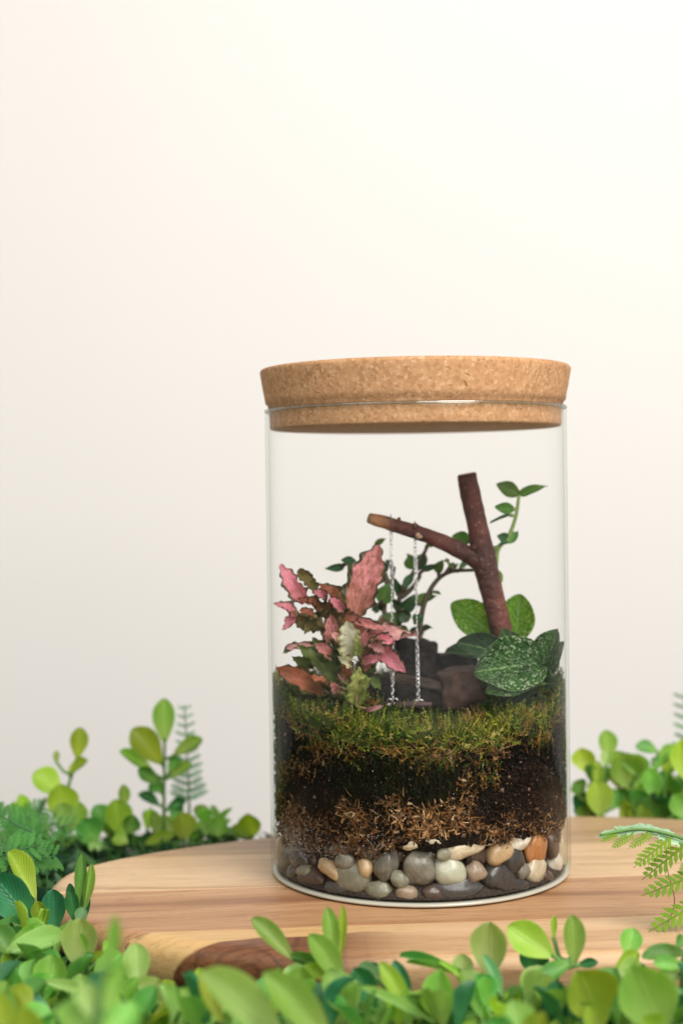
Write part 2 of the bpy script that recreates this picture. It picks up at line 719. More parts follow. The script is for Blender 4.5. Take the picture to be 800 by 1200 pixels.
def closed_spline(pts, n):
    P = [Vector((x, y, 0)) for x, y in pts]
    k = len(P)
    out = []
    for i in range(k):
        a, b, c, d = P[i - 1], P[i], P[(i + 1) % k], P[(i + 2) % k]
        for j in range(n):
            t = j / n
            out.append(0.5 * ((2 * b) + (c - a) * t + (2 * a - 5 * b + 4 * c - d) * t * t + (3 * b - a - 3 * c + d) * t ** 3))
    return out


def build_board():
    ring = closed_spline(outline, 8)
    for _ in range(6):
        ring = [(ring[i - 1] + ring[i] * 2 + ring[(i + 1) % len(ring)]) / 4 for i in range(len(ring))]
    n = len(ring)
    nor = []
    for i in range(n):
        t = (ring[(i + 1) % n] - ring[i - 1]).normalized()
        nv = Vector((t.y, -t.x, 0))
        if nv.dot(ring[i] - Vector((.02, -.018, 0))) < 0: nv = -nv
        nor.append(nv)
    T = 0.021
    prof = []                                             # (inset, z): soft round-over above, deep undercut below
    for k in range(7):
        a = PI / 2 * k / 6
        prof.append((0.0065 * (1 - math.sin(a)), -0.0065 * (1 - math.cos(a))))
    for k in range(1, 7):
        a = PI / 2 * k / 6
        prof.append((0.010 * (1 - math.cos(a)), -0.0075 - (T - 0.0085) * math.sin(a)))
    vs_, fs = [], []
    for ins, z in prof:
        for p, nv in zip(ring, nor):
            q = p - nv * ins
            vs_.append((q.x, q.y, z))
    for j in range(len(prof) - 1):
        for i in range(n):
            i2 = (i + 1) % n
            fs.append((j * n + i, j * n + i2, (j + 1) * n + i2, (j + 1) * n + i))
    fs.append(tuple(range(n)))
    m = (len(prof) - 1) * n
    fs.append(tuple(range(m + n - 1, m - 1, -1)))
    src = bpy.data.meshes.new('board_body')
    src.from_pydata(vs_, [], fs)
    E = empty('serving_board', (0.02, -0.018, -0.021), 'oval wooden serving board with glued planks under the glass jar', 'board')
    d = Vector((-math.sin(GRAIN), math.cos(GRAIN), 0))
    cuts = [-.20, -.0755, -.0215, .0315, .20]
    A = ((0.30, 0.150, 0.070), (0.50, 0.285, 0.150), (0.62, 0.385, 0.220))
    mats = [
        m_wood('sapwood_plank', (0.37, 0.205, 0.100), (0.54, 0.340, 0.180), (0.62, 0.415, 0.235), 1.0, True, 0.30),
        m_wood('russet_plank', (0.25, 0.115, 0.050), (0.40, 0.212, 0.102), (0.49, 0.285, 0.145), 2.0, None, 0.55),
        m_wood('honey_plank', (0.40, 0.240, 0.125), (0.58, 0.385, 0.215), (0.66, 0.465, 0.285), 3.0, None, 0.30),
        m_wood('tan_plank', (0.30, 0.172, 0.088), (0.425, 0.272, 0.150), (0.49, 0.328, 0.192), 4.0, None, 0.35),
    ]
    labels = ['plank with dark heartwood and a yellow sapwood edge', None, None, None]
    for i in range(4):
        bm = bmesh.new()
        bm.from_mesh(src)
        bm.normal_update()
        g = 0.00012
        for lim, sgn in ((cuts[i] + g, -1), (cuts[i + 1] - g, 1)):
            r = bmesh.ops.bisect_plane(bm, geom=bm.verts[:] + bm.edges[:] + bm.faces[:], dist=1e-7, plane_co=d * lim,
                                       plane_no=d * sgn, clear_outer=True)
            ed = [e for e in r['geom_cut'] if isinstance(e, bmesh.types.BMEdge)]
            if ed:
                bmesh.ops.edgeloop_fill(bm, edges=ed)
        bmesh.ops.recalc_face_normals(bm, faces=bm.faces[:])
        sharp = [e for e in bm.edges if len(e.link_faces) == 2 and e.calc_face_angle(0) > 0.6]
        bmesh.ops.bevel(bm, geom=[e for e in sharp if abs((e.verts[0].co - e.verts[1].co).normalized().dot(Vector((math.cos(GRAIN), math.sin(GRAIN), 0)))) > 0.9 and e.verts[0].co.z > -1e-5],
                        offset=0.0003, segments=1, affect='EDGES')
        me = bpy.data.meshes.new('plank')
        bm.to_mesh(me)
        bm.free()
        me.materials.append(mats[i])
        for p in me.polygons:
            p.use_smooth = len(p.vertices) == 4 and abs(p.normal.z) < 0.9999
        o = put('plank', me, E)
        if labels[i]: o['label'] = labels[i]


build_board()

# ------------------------------------------------------------------ glass jar and cork lid
RO, RI, RIM = 0.0597, 0.0586, 0.1834


def build_jar():
    E = empty('glass_jar', (0, 0, 0), 'tall clear glass cylinder jar holding a planted terrarium', 'jar')
    g = m_glass()
    mb = MB()
    prof = [(RO - 0.0004, 0.0020), (RO, 0.004), (RO, 0.09), (RO, RIM - 0.0012)]
    mid = (RO + RI) / 2
    for k in range(1, 8):
        a = PI * k / 8
        prof.append((mid + (RO - RI) / 2 * math.cos(a), RIM - 0.0012 + 0.0012 * math.sin(a)))
    prof += [(RI, RIM - 0.0012), (RI, 0.09), (RI, 0.0045), (RI - 0.0015, 0.0020)]
    mb.lathe(prof, 128)
    put('glass_wall', mb.mesh('glass_wall', g), E)
    mb = MB()
    rim = [(mid + 0.0008 * math.cos(2 * PI * k / 10), RIM + 0.0001 + 0.0007 * math.sin(2 * PI * k / 10)) for k in range(10)]
    mb.lathe(rim, 128, True)
    put('rim', mb.mesh('rim', m_glass('rim_glass', (0.82, 0.84, 0.82), (0.35, 0.37, 0.35), 0.12)), E)
    mb = MB()
    mb.lathe([(RO - 0.0034, 0.0003), (RO - 0.0016, 0.0003), (RO - 0.0006, 0.0007), (RO - 0.0003, 0.0012), (RO - 0.0007, 0.0017), (RO - 0.0014, 0.0019), (RO - 0.0034, 0.0019)], 128, True)
    bs = put('base', mb.mesh('base', m_glass_foot()), E)
    mb = MB()
    mb.lathe([(0.0001, 0.0008), (RO - 0.0035, 0.0008), (RO - 0.0035, 0.0019), (0.0001, 0.0019)], 96)
    put('floor_disc', mb.mesh('floor_disc', g), bs)


build_jar()


def build_lid():
    mb = MB()
    zt = 0.2000
    prof = [(0.0001, 0.1760), (0.0565, 0.1760), (0.0575, 0.1763), (0.0578, 0.1770), (0.0580, 0.1834), (0.0586, 0.1857), (0.0594, 0.1864), (0.0615, 0.1984),
            (0.0614, 0.1992), (0.0609, 0.1998), (0.0601, zt), (0.0001, zt)]
    fine = []
    for a, b in zip(prof, prof[1:]):
        k = max(1, int(math.hypot(a[0] - b[0], a[1] - b[1]) / 0.002)) if a[0] > 0.05 and b[0] > 0.05 else 1
        for i in range(k):
            fine.append((a[0] + (b[0] - a[0]) * i / k, a[1] + (b[1] - a[1]) * i / k))
    fine.append(prof[-1])
    mb.lathe(fine, 160)
    vv = []
    for x, y, z in mb.v:
        k = 1 + 0.004 * noise.noise(Vector((x, y, z)) * 260) + 0.002 * noise.noise(Vector((x, y, z)) * 700)
        vv.append((x * k, y * k, z))
    mb.v = vv
    o = put('cork_lid', mb.mesh('cork_lid', m_cork()))
    tag(o, 'thick round cork stopper plugged into the mouth of the jar', 'lid')


build_lid()

# ------------------------------------------------------------------ layers in the jar
RC = 0.0582                                                # strands stay inside the glass


def surf(x, y):
    k = clip01((y + 0.0577) / 0.055) ** 0.8
    z = 0.0600 + 0.0125 * k
    z += 0.0025 * math.exp(-((x + 0.042) ** 2 + (y - 0.0) ** 2) / 0.0006)
    z += 0.0030 * math.exp(-((x - 0.043) ** 2 + (y - 0.006) ** 2) / 0.0006)
    z -= 0.0112 * math.exp(-((x - 0.008) ** 2 / 0.0009 + (y + 0.003) ** 2 / 0.0009))
    z += 0.0022 * noise.noise(Vector((x * 80, y * 80, 0)))
    z += 0.0030 * clip01(math.hypot(x, y) / 0.058 * 3 - 2) * noise.noise(Vector((x * 55, y * 55, 4)))
    return z


def build_soil():
    mb = MB()
    rr = 0.0580
    n, m = 96, 14
    mb.col = (0.005, 0.0034, 0.0026)
    vs_, fs = [], []
    for i in range(n):
        a = 2 * PI * i / n
        for j in range(m):
            t = j / (m - 1)
            zt = surf(rr * math.cos(a), rr * math.sin(a)) - 0.0015
            z = 0.006 + (zt - 0.006) * t
            r = rr - 0.0008 + 0.0007 * noise.noise(Vector((math.cos(a) * 9, math.sin(a) * 9, z * 220)))
            if z < 0.022: r -= 0.006
            vs_.append((r * math.cos(a), r * math.sin(a), z))
    for i in range(n):
        for j in range(m - 1):
            i2 = (i + 1) % n
            fs.append((i * m + j, i2 * m + j, i2 * m + j + 1, i * m + j + 1))
    mb.add(vs_, fs)
    # top surface
    k = 30
    vs_, fs = [], []
    for j in range(k + 1):
        for i in range(n):
            a = 2 * PI * i / n
            r = rr * j / k * 0.985
            x, y = r * math.cos(a), r * math.sin(a)
            vs_.append((x, y, surf(x, y) - 0.0015))
    for j in range(k):
        for i in range(n):
            i2 = (i + 1) % n
            fs.append((j * n + i, j * n + i2, (j + 1) * n + i2, (j + 1) * n + i))
    mb.add(vs_, fs)
    # loose grains pressed against the glass
    rnd = random.Random(3)
    for _ in range(9000):
        a = rnd.uniform(-PI * 1.15, PI * 0.15)
        if rnd.random() < 0.45: a = rnd.uniform(-PI * 0.42, 0.15)
        r = rnd.uniform(0.0562, 0.0582)
        z = rnd.uniform(0.022, surf(0.055 * math.cos(a), 0.055 * math.sin(a)) + 0.0005)
        s = rnd.choice((0.00035, 0.0005, 0.0005, 0.0007, 0.0011)) * rnd.uniform(0.8, 1.2)
        c = Vector((r * math.cos(a), r * math.sin(a), z))
        q = Quaternion((rnd.gauss(0, 1), rnd.gauss(0, 1), rnd.gauss(0, 1), rnd.gauss(0, 1))).normalized()
        pts = [Vector((1, 0, 0)), Vector((-1, 0.2, 0)), Vector((0, 1, 0.1)), Vector((0, -0.9, 0)), Vector((0.1, 0, 0.7)), Vector((0, 0, -0.8))]
        pts = [c + q @ (p * s * rnd.uniform(0.7, 1.2)) for p in pts]
        for p in pts:
            h = math.hypot(p.x, p.y)
            if h > RC:
                p.x *= RC / h
                p.y *= RC / h
        k = rnd.random()
        g = rnd.uniform(0.6, 1.3)
        mb.col = (0.007 * g, 0.0045 * g, 0.0032 * g) if k < 0.70 else (0.026 * g, 0.013 * g, 0.011 * g) if k < 0.965 else (0.16 * g, 0.10 * g, 0.075 * g)
        mb.add(pts, [(0, 2, 4), (2, 1, 4), (1, 3, 4), (3, 0, 4), (2, 0, 5), (1, 2, 5), (3, 1, 5), (0, 3, 5)])
    o = put('soil', mb.mesh('soil', m_vcol('dark_soil', 0.75, 0, 0.08, 900), True, True))
    tag(o, 'layer of dark crumbly potting soil pressed against the jar wall', 'soil', kind='stuff')


build_soil()

PAL_GREEN = [(0.085, 0.125, 0.016), (0.055, 0.10, 0.013), (0.12, 0.155, 0.022), (0.024, 0.055, 0.012), (0.075, 0.115, 0.022), (0.035, 0.075, 0.013)]
PAL_YEL = [(0.25, 0.24, 0.035), (0.19, 0.21, 0.025), (0.31, 0.27, 0.075), (0.14, 0.18, 0.022)]
PAL_RUST = [(0.26, 0.145, 0.035), (0.33, 0.19, 0.055), (0.19, 0.095, 0.024), (0.30, 0.20, 0.07), (0.15, 0.075, 0.022)]
PAL_TAN = [(0.21, 0.098, 0.032), (0.36, 0.20, 0.085), (0.13, 0.056, 0.018), (0.48, 0.32, 0.17), (0.085, 0.036, 0.014), (0.24, 0.11, 0.036), (0.11, 0.05, 0.02)]


def jitcol(rnd, pal, g0=0.75, g1=1.25):
    c = rnd.choice(pal)
    g = rnd.uniform(g0, g1)
    return tuple(x * g for x in c)


def frond(mb, rnd, p, d, L, w, col, clampr=RC):
    """a feathery moss shoot: a stem ribbon with small leaflets along it"""
    mb.col = col
    vs_ = mb.ribbon(p, d, L, w * 0.35, rnd.uniform(-0.25, 0.25), 4, clampr)
    n = 7
    d = d.normalized()
    for i in range(n):
        t = i / n
        k = min(3, int(t * 4))
        a = Vector(vs_[2 * k])
        b = Vector(vs_[min(2 * k + 2, len(vs_) - 1)])
        q = a.lerp(b, t * 4 - k)
        for sgn in (-1, 1):
            side = d.cross(Vector((rnd.uniform(-1, 1), rnd.uniform(-1, 1), rnd.uniform(-1, 1)))).normalized()
            e = d * 0.75 + side
            g = rnd.uniform(0.8, 1.25)
            mb.col = tuple(x * g for x in col)
            mb.ribbon(q, e, w * rnd.uniform(0.7, 1.2) * (1 - 0.5 * t), w * 0.36, 0.25, 2, clampr)


def build_moss():
    rnd = random.Random(11)
    mb = MB()
    # carpet over the soil
    for _ in range(2600):
        r = 0.0577 * math.sqrt(rnd.random())
        a = rnd.uniform(0, 2 * PI)
        x, y = r * math.cos(a), r * math.sin(a)
        if y > 0.02 and rnd.random() < 0.5: continue
        p = Vector((x, y, surf(x, y) - 0.0012))
        d = Vector((rnd.gauss(0, 0.6), rnd.gauss(0, 0.6) - 0.15, 1))
        pal = PAL_GREEN if noise.noise(Vector((x * 60, y * 60, 3))) > -0.35 else PAL_RUST
        mb.col = jitcol(rnd, pal, 0.6, 1.2)
        mb.ribbon(p, d, rnd.uniform(0.0018, 0.0045), 0.00045, rnd.uniform(-0.4, 0.4), 3, RC)
    for _ in range(2400):
        r = 0.0574 * math.sqrt(rnd.random())
        a = rnd.uniform(0, 2 * PI)
        x, y = r * math.cos(a), r * math.sin(a)
        p = Vector((x, y, surf(x, y) - 0.001))
        d = Vector((rnd.gauss(0, 0.5), rnd.gauss(0, 0.5) - 0.2, 0.9))
        k = noise.noise(Vector((x * 75, y * 75, 6)))
        h = 0.45 + 1.3 * clip01(0.35 + 1.2 * noise.noise(Vector((x * 110, y * 110, 2))))
        frond(mb, rnd, p, d, rnd.uniform(0.0035, 0.0065) * h, 0.0014, jitcol(rnd, PAL_YEL if k > 0.12 and y < -0.02 else PAL_GREEN if k > -0.3 else PAL_RUST, 0.7, 1.3))
    # thick turf seen through the glass; tufts of uneven height
    for _ in range(5200):
        a = rnd.uniform(-PI * 1.08, PI * 0.08)
        r = rnd.uniform(0.0550, 0.0582)
        x, y = r * math.cos(a), r * math.sin(a)
        top = surf(x, y)
        thick = 0.0062 + 0.0075 * noise.noise(Vector((a * 4.3, 5.0, 0)))
        t = rnd.random() ** 1.4
        z = top + 0.001 - t * thick
        d = Vector((math.cos(a) * 0.4 + rnd.gauss(0, 0.7), math.sin(a) * 0.4 + rnd.gauss(0, 0.7), rnd.gauss(0.35, 0.7)))
        rusty = t + 0.7 * noise.noise(Vector((a * 4.5, z * 160, 1)))
        mb.col = jitcol(rnd, PAL_RUST if rusty > 0.62 else PAL_GREEN, 0.65, 1.3)
        mb.ribbon(Vector((x, y, z)), d, rnd.uniform(0.0018, 0.0048), 0.00042, rnd.uniform(-0.5, 0.5), 3, RC)
    for _ in range(1300):
        a = rnd.uniform(-PI * 1.05, PI * 0.05)
        r = rnd.uniform(0.0555, 0.0580)
        x, y = r * math.cos(a), r * math.sin(a)
        z = surf(x, y) - rnd.uniform(-0.0015, 0.007)
        tang = Vector((-math.sin(a), math.cos(a), 0)) * rnd.gauss(0, 0.8)
        d = tang + Vector((0, 0, rnd.uniform(0.0, 1.0)))
        frond(mb, rnd, Vector((x, y, z)), d, rnd.uniform(0.004, 0.009), 0.0013, jitcol(rnd, PAL_RUST if z < surf(x, y) - 0.004 and rnd.random() < 0.6 else PAL_YEL if noise.noise(Vector((a * 4, z * 90, 5))) > 0.0 else PAL_GREEN, 0.7, 1.3))
    # thin dark strands trailing down over the soil
    for _ in range(520):
        px, py = rnd.gauss(470, 50), 885 + abs(rnd.gauss(0, 26))
        p = at(px, py, -0.055)
        a = math.atan2(p.y, p.x)
        p = Vector((0.0579 * math.cos(a), 0.0579 * math.sin(a), p.z))
        mb.col = jitcol(rnd, [(0.010, 0.014, 0.005), (0.016, 0.017, 0.006), (0.008, 0.010, 0.004), (0.024, 0.016, 0.007)], 0.7, 1.4)
        mb.ribbon(p, Vector((rnd.gauss(0, 0.5), rnd.gauss(0, 0.2), -1)), rnd.uniform(0.002, 0.006), 0.0005, rnd.uniform(-.4, .4), 4, RC)
    for a0, wd, dep in ((-PI / 2 + 0.37, 0.05, 0.013), (-PI / 2 - 0.75, 0.10, 0.006), (-PI / 2 + 0.02, 0.12, 0.005), (-PI / 2 + 0.85, 0.09, 0.005)):
        for _ in range(85):
            a = rnd.gauss(a0, wd)
            x, y = 0.0575 * math.cos(a), 0.0575 * math.sin(a)
            t = rnd.random()
            z = surf(x, y) - 0.004 - dep * t
            frond(mb, rnd, Vector((x, y, z)), Vector((rnd.gauss(0, 0.7), rnd.gauss(0, 0.3), rnd.gauss(-0.4, 0.7))), rnd.uniform(0.003, 0.006), 0.0014, jitcol(rnd, PAL_RUST if rnd.random() < 0.4 + 0.4 * t else PAL_GREEN, 0.45, 1.0))
    # loose feathery tufts spilling against the glass
    for _ in range(60):
        a0 = rnd.uniform(-PI * 1.0, 0.0)
        if rnd.random() < 0.5: a0 = rnd.gauss(-PI / 2 + 0.25, 0.35)
        big = rnd.uniform(0.7, 1.25)
        pal = PAL_YEL if rnd.random() < 0.6 else PAL_GREEN if rnd.random() < 0.6 else PAL_RUST
        x, y = 0.0562 * math.cos(a0), 0.0562 * math.sin(a0)
        z0 = surf(x, y) - rnd.uniform(-0.001, 0.0055)
        for k in range(rnd.randint(3, 7)):
            tang = Vector((-math.sin(a0), math.cos(a0), 0)) * rnd.gauss(0, 0.9)
            d = tang + Vector((math.cos(a0) * 0.2, math.sin(a0) * 0.2, rnd.uniform(-0.2, 1.1)))
            frond(mb, rnd, Vector((x + rnd.gauss(0, .0012), y + rnd.gauss(0, .0008), z0 + rnd.gauss(0, .0008))), d, rnd.uniform(0.005, 0.0095) * big, 0.0021 * big, jitcol(rnd, pal, 0.75, 1.3))
    # a few upright shoots at the front
    for px, py, h in ((505, 852, 24), (528, 850, 22), (552, 846, 20), (352, 845, 22), (368, 848, 20), (392, 850, 15), (400, 858, 14), (545, 862, 20), (440, 852, 20), (470, 860, 16), (610, 846, 24), (632, 852, 26), (646, 836, 22), (588, 868, 18), (620, 862, 20), (335, 838, 20)) + tuple((rnd.uniform(325, 655), rnd.uniform(842, 872), rnd.uniform(12, 26)) for _ in range(34)):
        Y = -math.sqrt(max(1e-6, 0.054 ** 2 - at(px, py, -0.045).x ** 2))
        b, t = at(px, py + 8, Y), at(px + rnd.uniform(-5, 5), py - h, Y)
        for _k in range(4):
            frond(mb, rnd, b + Vector((rnd.gauss(0, .0018), rnd.gauss(0, .001), 0)), t - b + Vector((rnd.gauss(0, .0025), 0, 0)), (t - b).length * rnd.uniform(0.7, 1.15), 0.0014, jitcol(rnd, PAL_YEL, 0.9, 1.4))
    o = put('moss', mb.mesh('moss', m_vcol('living_moss', 0.65, 0.3, 0.12, 700), True, True))
    tag(o, 'carpet of green and yellowish moss growing over the soil', 'moss', kind='stuff')


build_moss()


CLUMPS = [  # px, py, spread x, spread y, strands, brightness
    (338, 950, 11, 12, 420, 0.75), (352, 962, 10, 8, 220, 0.65), (325, 930, 5, 26, 200, 0.55), (378, 968, 9, 9, 180, 0.45), (412, 952, 16, 7, 420, 0.85), (420, 978, 11, 10, 380, 0.8), (400, 985, 9, 7, 150, 0.55),
    (440, 962, 10, 8, 220, 0.6), (470, 955, 13, 10, 420, 0.9), (500, 958, 16, 9, 620, 1.1), (492, 975, 17, 6, 380, 1.0), (530, 950, 12, 11, 480, 1.1), (545, 925, 6, 13, 260, 0.7), (548, 968, 14, 6, 380, 1.0), (575, 976, 12, 5, 260, 0.95),
    (596, 962, 6, 8, 140, 0.9), (618, 968, 9, 6, 160, 0.75), (640, 962, 9, 8, 160, 0.65), (656, 975, 4, 10, 100, 0.7), (460, 985, 10, 6, 180, 0.7), (366, 985, 14, 7, 170, 0.4), (330, 975, 9, 8, 150, 0.5), (550, 900, 8, 7, 120, 0.6), (340, 895, 16, 7, 260, 0.5), (375, 890, 14, 5, 140, 0.45),
    (525, 885, 16, 6, 220, 0.6), (580, 885, 15, 4, 160, 0.6), (548, 945, 5, 14, 260, 0.7), (430, 995, 9, 5, 150, 0.6), (512, 976, 16, 4, 260, 0.9), (588, 978, 10, 4, 160, 0.8), (350, 905, 14, 6, 260, 0.45),
    (330, 915, 6, 14, 200, 0.45), (632, 974, 8, 4, 120, 0.7), (404, 940, 10, 5, 160, 0.55), (460, 938, 9, 5, 120, 0.5)]


def on_glass(px, py, r):
    Y = -0.045
    for _ in range(7):
        xx = max(-r * .985, min(r * .985, at(px, py, Y).x))
        Y = -math.sqrt(r * r - xx * xx)
    p = at(px, py, Y)
    h = math.hypot(p.x, p.y)
    if h > r:
        p.x *= r / h
        p.y *= r / h
    return p


def build_sphagnum():
    rnd = random.Random(5)
    mb = MB()
    for (cx, cyy, sx, sy, n, g) in CLUMPS:
        for _ in range(int(n * 0.42)):
            p = on_glass(max(322, min(655, rnd.gauss(cx, sx * 0.68))), rnd.gauss(cyy, sy * 0.72), rnd.uniform(0.0562, 0.0581))
            d = Vector((rnd.gauss(0, 1), rnd.gauss(0, 0.6), rnd.gauss(0, 0.9)))
            mb.col = tuple(c * g for c in jitcol(rnd, PAL_TAN, 0.7, 1.4))
            k = rnd.random()
            if k < 0.72:
                mb.ribbon(p, d, rnd.uniform(0.0018, 0.0045), rnd.choice((0.0005, 0.0008, 0.0012)), rnd.uniform(-0.7, 0.7), 3, RC)
            elif k < 0.82:
                frond(mb, rnd, p, d, rnd.uniform(0.003, 0.0065), 0.0016, tuple(c * g for c in jitcol(rnd, PAL_TAN, 0.9, 1.5)))
            else:
                mb.ribbon(p, d, rnd.uniform(0.0025, 0.007), 0.00035, rnd.uniform(-0.5, 0.5), 5, RC)
    # thin scatter everywhere between
    for _ in range(260):
        p = on_glass(rnd.uniform(326, 650), rnd.gauss(962, 14), rnd.uniform(0.0550, 0.0575))
        mb.col = tuple(c * 0.4 for c in jitcol(rnd, PAL_TAN, 0.6, 1.3))
        mb.ribbon(p, Vector((rnd.gauss(0, 1), rnd.gauss(0, 0.6), rnd.gauss(0, 0.7))), rnd.uniform(0.002, 0.005), 0.0007, rnd.uniform(-.6, .6), 3, RC)
    o = put('dried_moss', mb.mesh('dried_moss', m_vcol('dry_sphagnum', 0.8, 0.2, 0.2, 700), True, True))
    tag(o, 'band of dry tangled orange brown moss between soil and pebbles', 'moss', kind='stuff')


build_sphagnum()


def m_pebble(name, a, b, vein, rough=0.32, scale=90):
    t = NT(name)
    c = t.coord('Object', (1, 1, 1), (0.3, 0.2, 0.4))
    rnd = t.objrand()
    off = t.n('VectorMath', operation='ADD')
    t.val(off.inputs[0], c)
    cx = t.n('CombineXYZ')
    t.val(cx.inputs[0], t.math('MULTIPLY', rnd, 13.0))
    t.val(cx.inputs[1], t.math('MULTIPLY', rnd, 7.0))
    t.val(off.inputs[1], cx.outputs[0])
    v = off.outputs[0]
    g = t.mix(t.step(t.noise(v, 1.1, 4, 0.6, 0.5), 0.3, 0.7), a, b)
    w = t.n('TexWave')
    t.val(w.inputs[0], v)
    w.inputs['Scale'].default_value = 0.9
    w.inputs['Distortion'].default_value = 6
    w.inputs['Detail'].default_value = 3
    g = t.mix(t.math('MULTIPLY', t.step(w.outputs['Fac'], 0.86, 0.99), 0.22), g, vein)
    g = t.mix(t.math('MULTIPLY', t.step(t.noise(v, 7, 3), 0.6, 0.7), 0.3), g, tuple(x * 0.5 for x in b))
    g = t.hsv(g, 0.5, 1.0, t.math('MULTIPLY_ADD', rnd, 0.3, 0.85))
    t.base(g, rough, 0.5)
    t.bump(t.noise(v, 5, 4), 0.12, 0.0004)
    return t.m


PEB = {
    'cream': m_pebble('cream_pebble', (0.70, 0.62, 0.46), (0.52, 0.43, 0.28), (0.30, 0.22, 0.13)),
    'white': m_pebble('white_pebble', (0.76, 0.73, 0.62), (0.55, 0.51, 0.41), (0.25, 0.21, 0.17)),
    'sage': m_pebble('sage_pebble', (0.50, 0.51, 0.40), (0.40, 0.41, 0.30), (0.58, 0.57, 0.48)),
    'tan': m_pebble('tan_pebble', (0.50, 0.36, 0.20), (0.38, 0.25, 0.13), (0.55, 0.45, 0.30)),
    'rust': m_pebble('rust_pebble', (0.50, 0.22, 0.07), (0.36, 0.14, 0.05), (0.62, 0.45, 0.28)),
    'pink': m_pebble('pink_pebble', (0.30, 0.23, 0.165), (0.20, 0.145, 0.10), (0.40, 0.32, 0.27)),
    'grey': m_pebble('grey_pebble', (0.20, 0.185, 0.145), (0.10, 0.092, 0.072), (0.30, 0.28, 0.24)),
    'olive': m_pebble('olive_pebble', (0.24, 0.23, 0.16), (0.16, 0.155, 0.11), (0.34, 0.32, 0.25)),
    'dark': m_pebble('dark_pebble', (0.060, 0.056, 0.052), (0.038, 0.035, 0.033), (0.13, 0.12, 0.11), 0.25),
    'brown': m_pebble('brown_pebble', (0.090, 0.060, 0.045), (0.055, 0.036, 0.028), (0.17, 0.13, 0.10)),
}
_pm = {}


def pebble_mesh(kind, k):
    if (kind, k) in _pm: return _pm[(kind, k)]
    bm = bmesh.new()
    bmesh.ops.create_icosphere(bm, subdivisions=3, radius=1)
    for v in bm.verts:
        n = v.co.normalized()
        f = 1 + 0.26 * noise.noise(n * 1.1 + Vector((k * 3.1, 0, 0))) + 0.12 * noise.noise(n * 2.6 + Vector((0, k * 5.3, 0)))
        v.co = n * f
        s = 0.92
        v.co.y = math.copysign(abs(v.co.y) ** 0.95, v.co.y)
    me = bpy.data.meshes.new('pebble')
    bm.to_mesh(me)
    bm.free()
    me.polygons.foreach_set('use_smooth', [True] * len(me.polygons))
    me.materials.append(PEB[kind])
    _pm[(kind, k)] = me
    return me


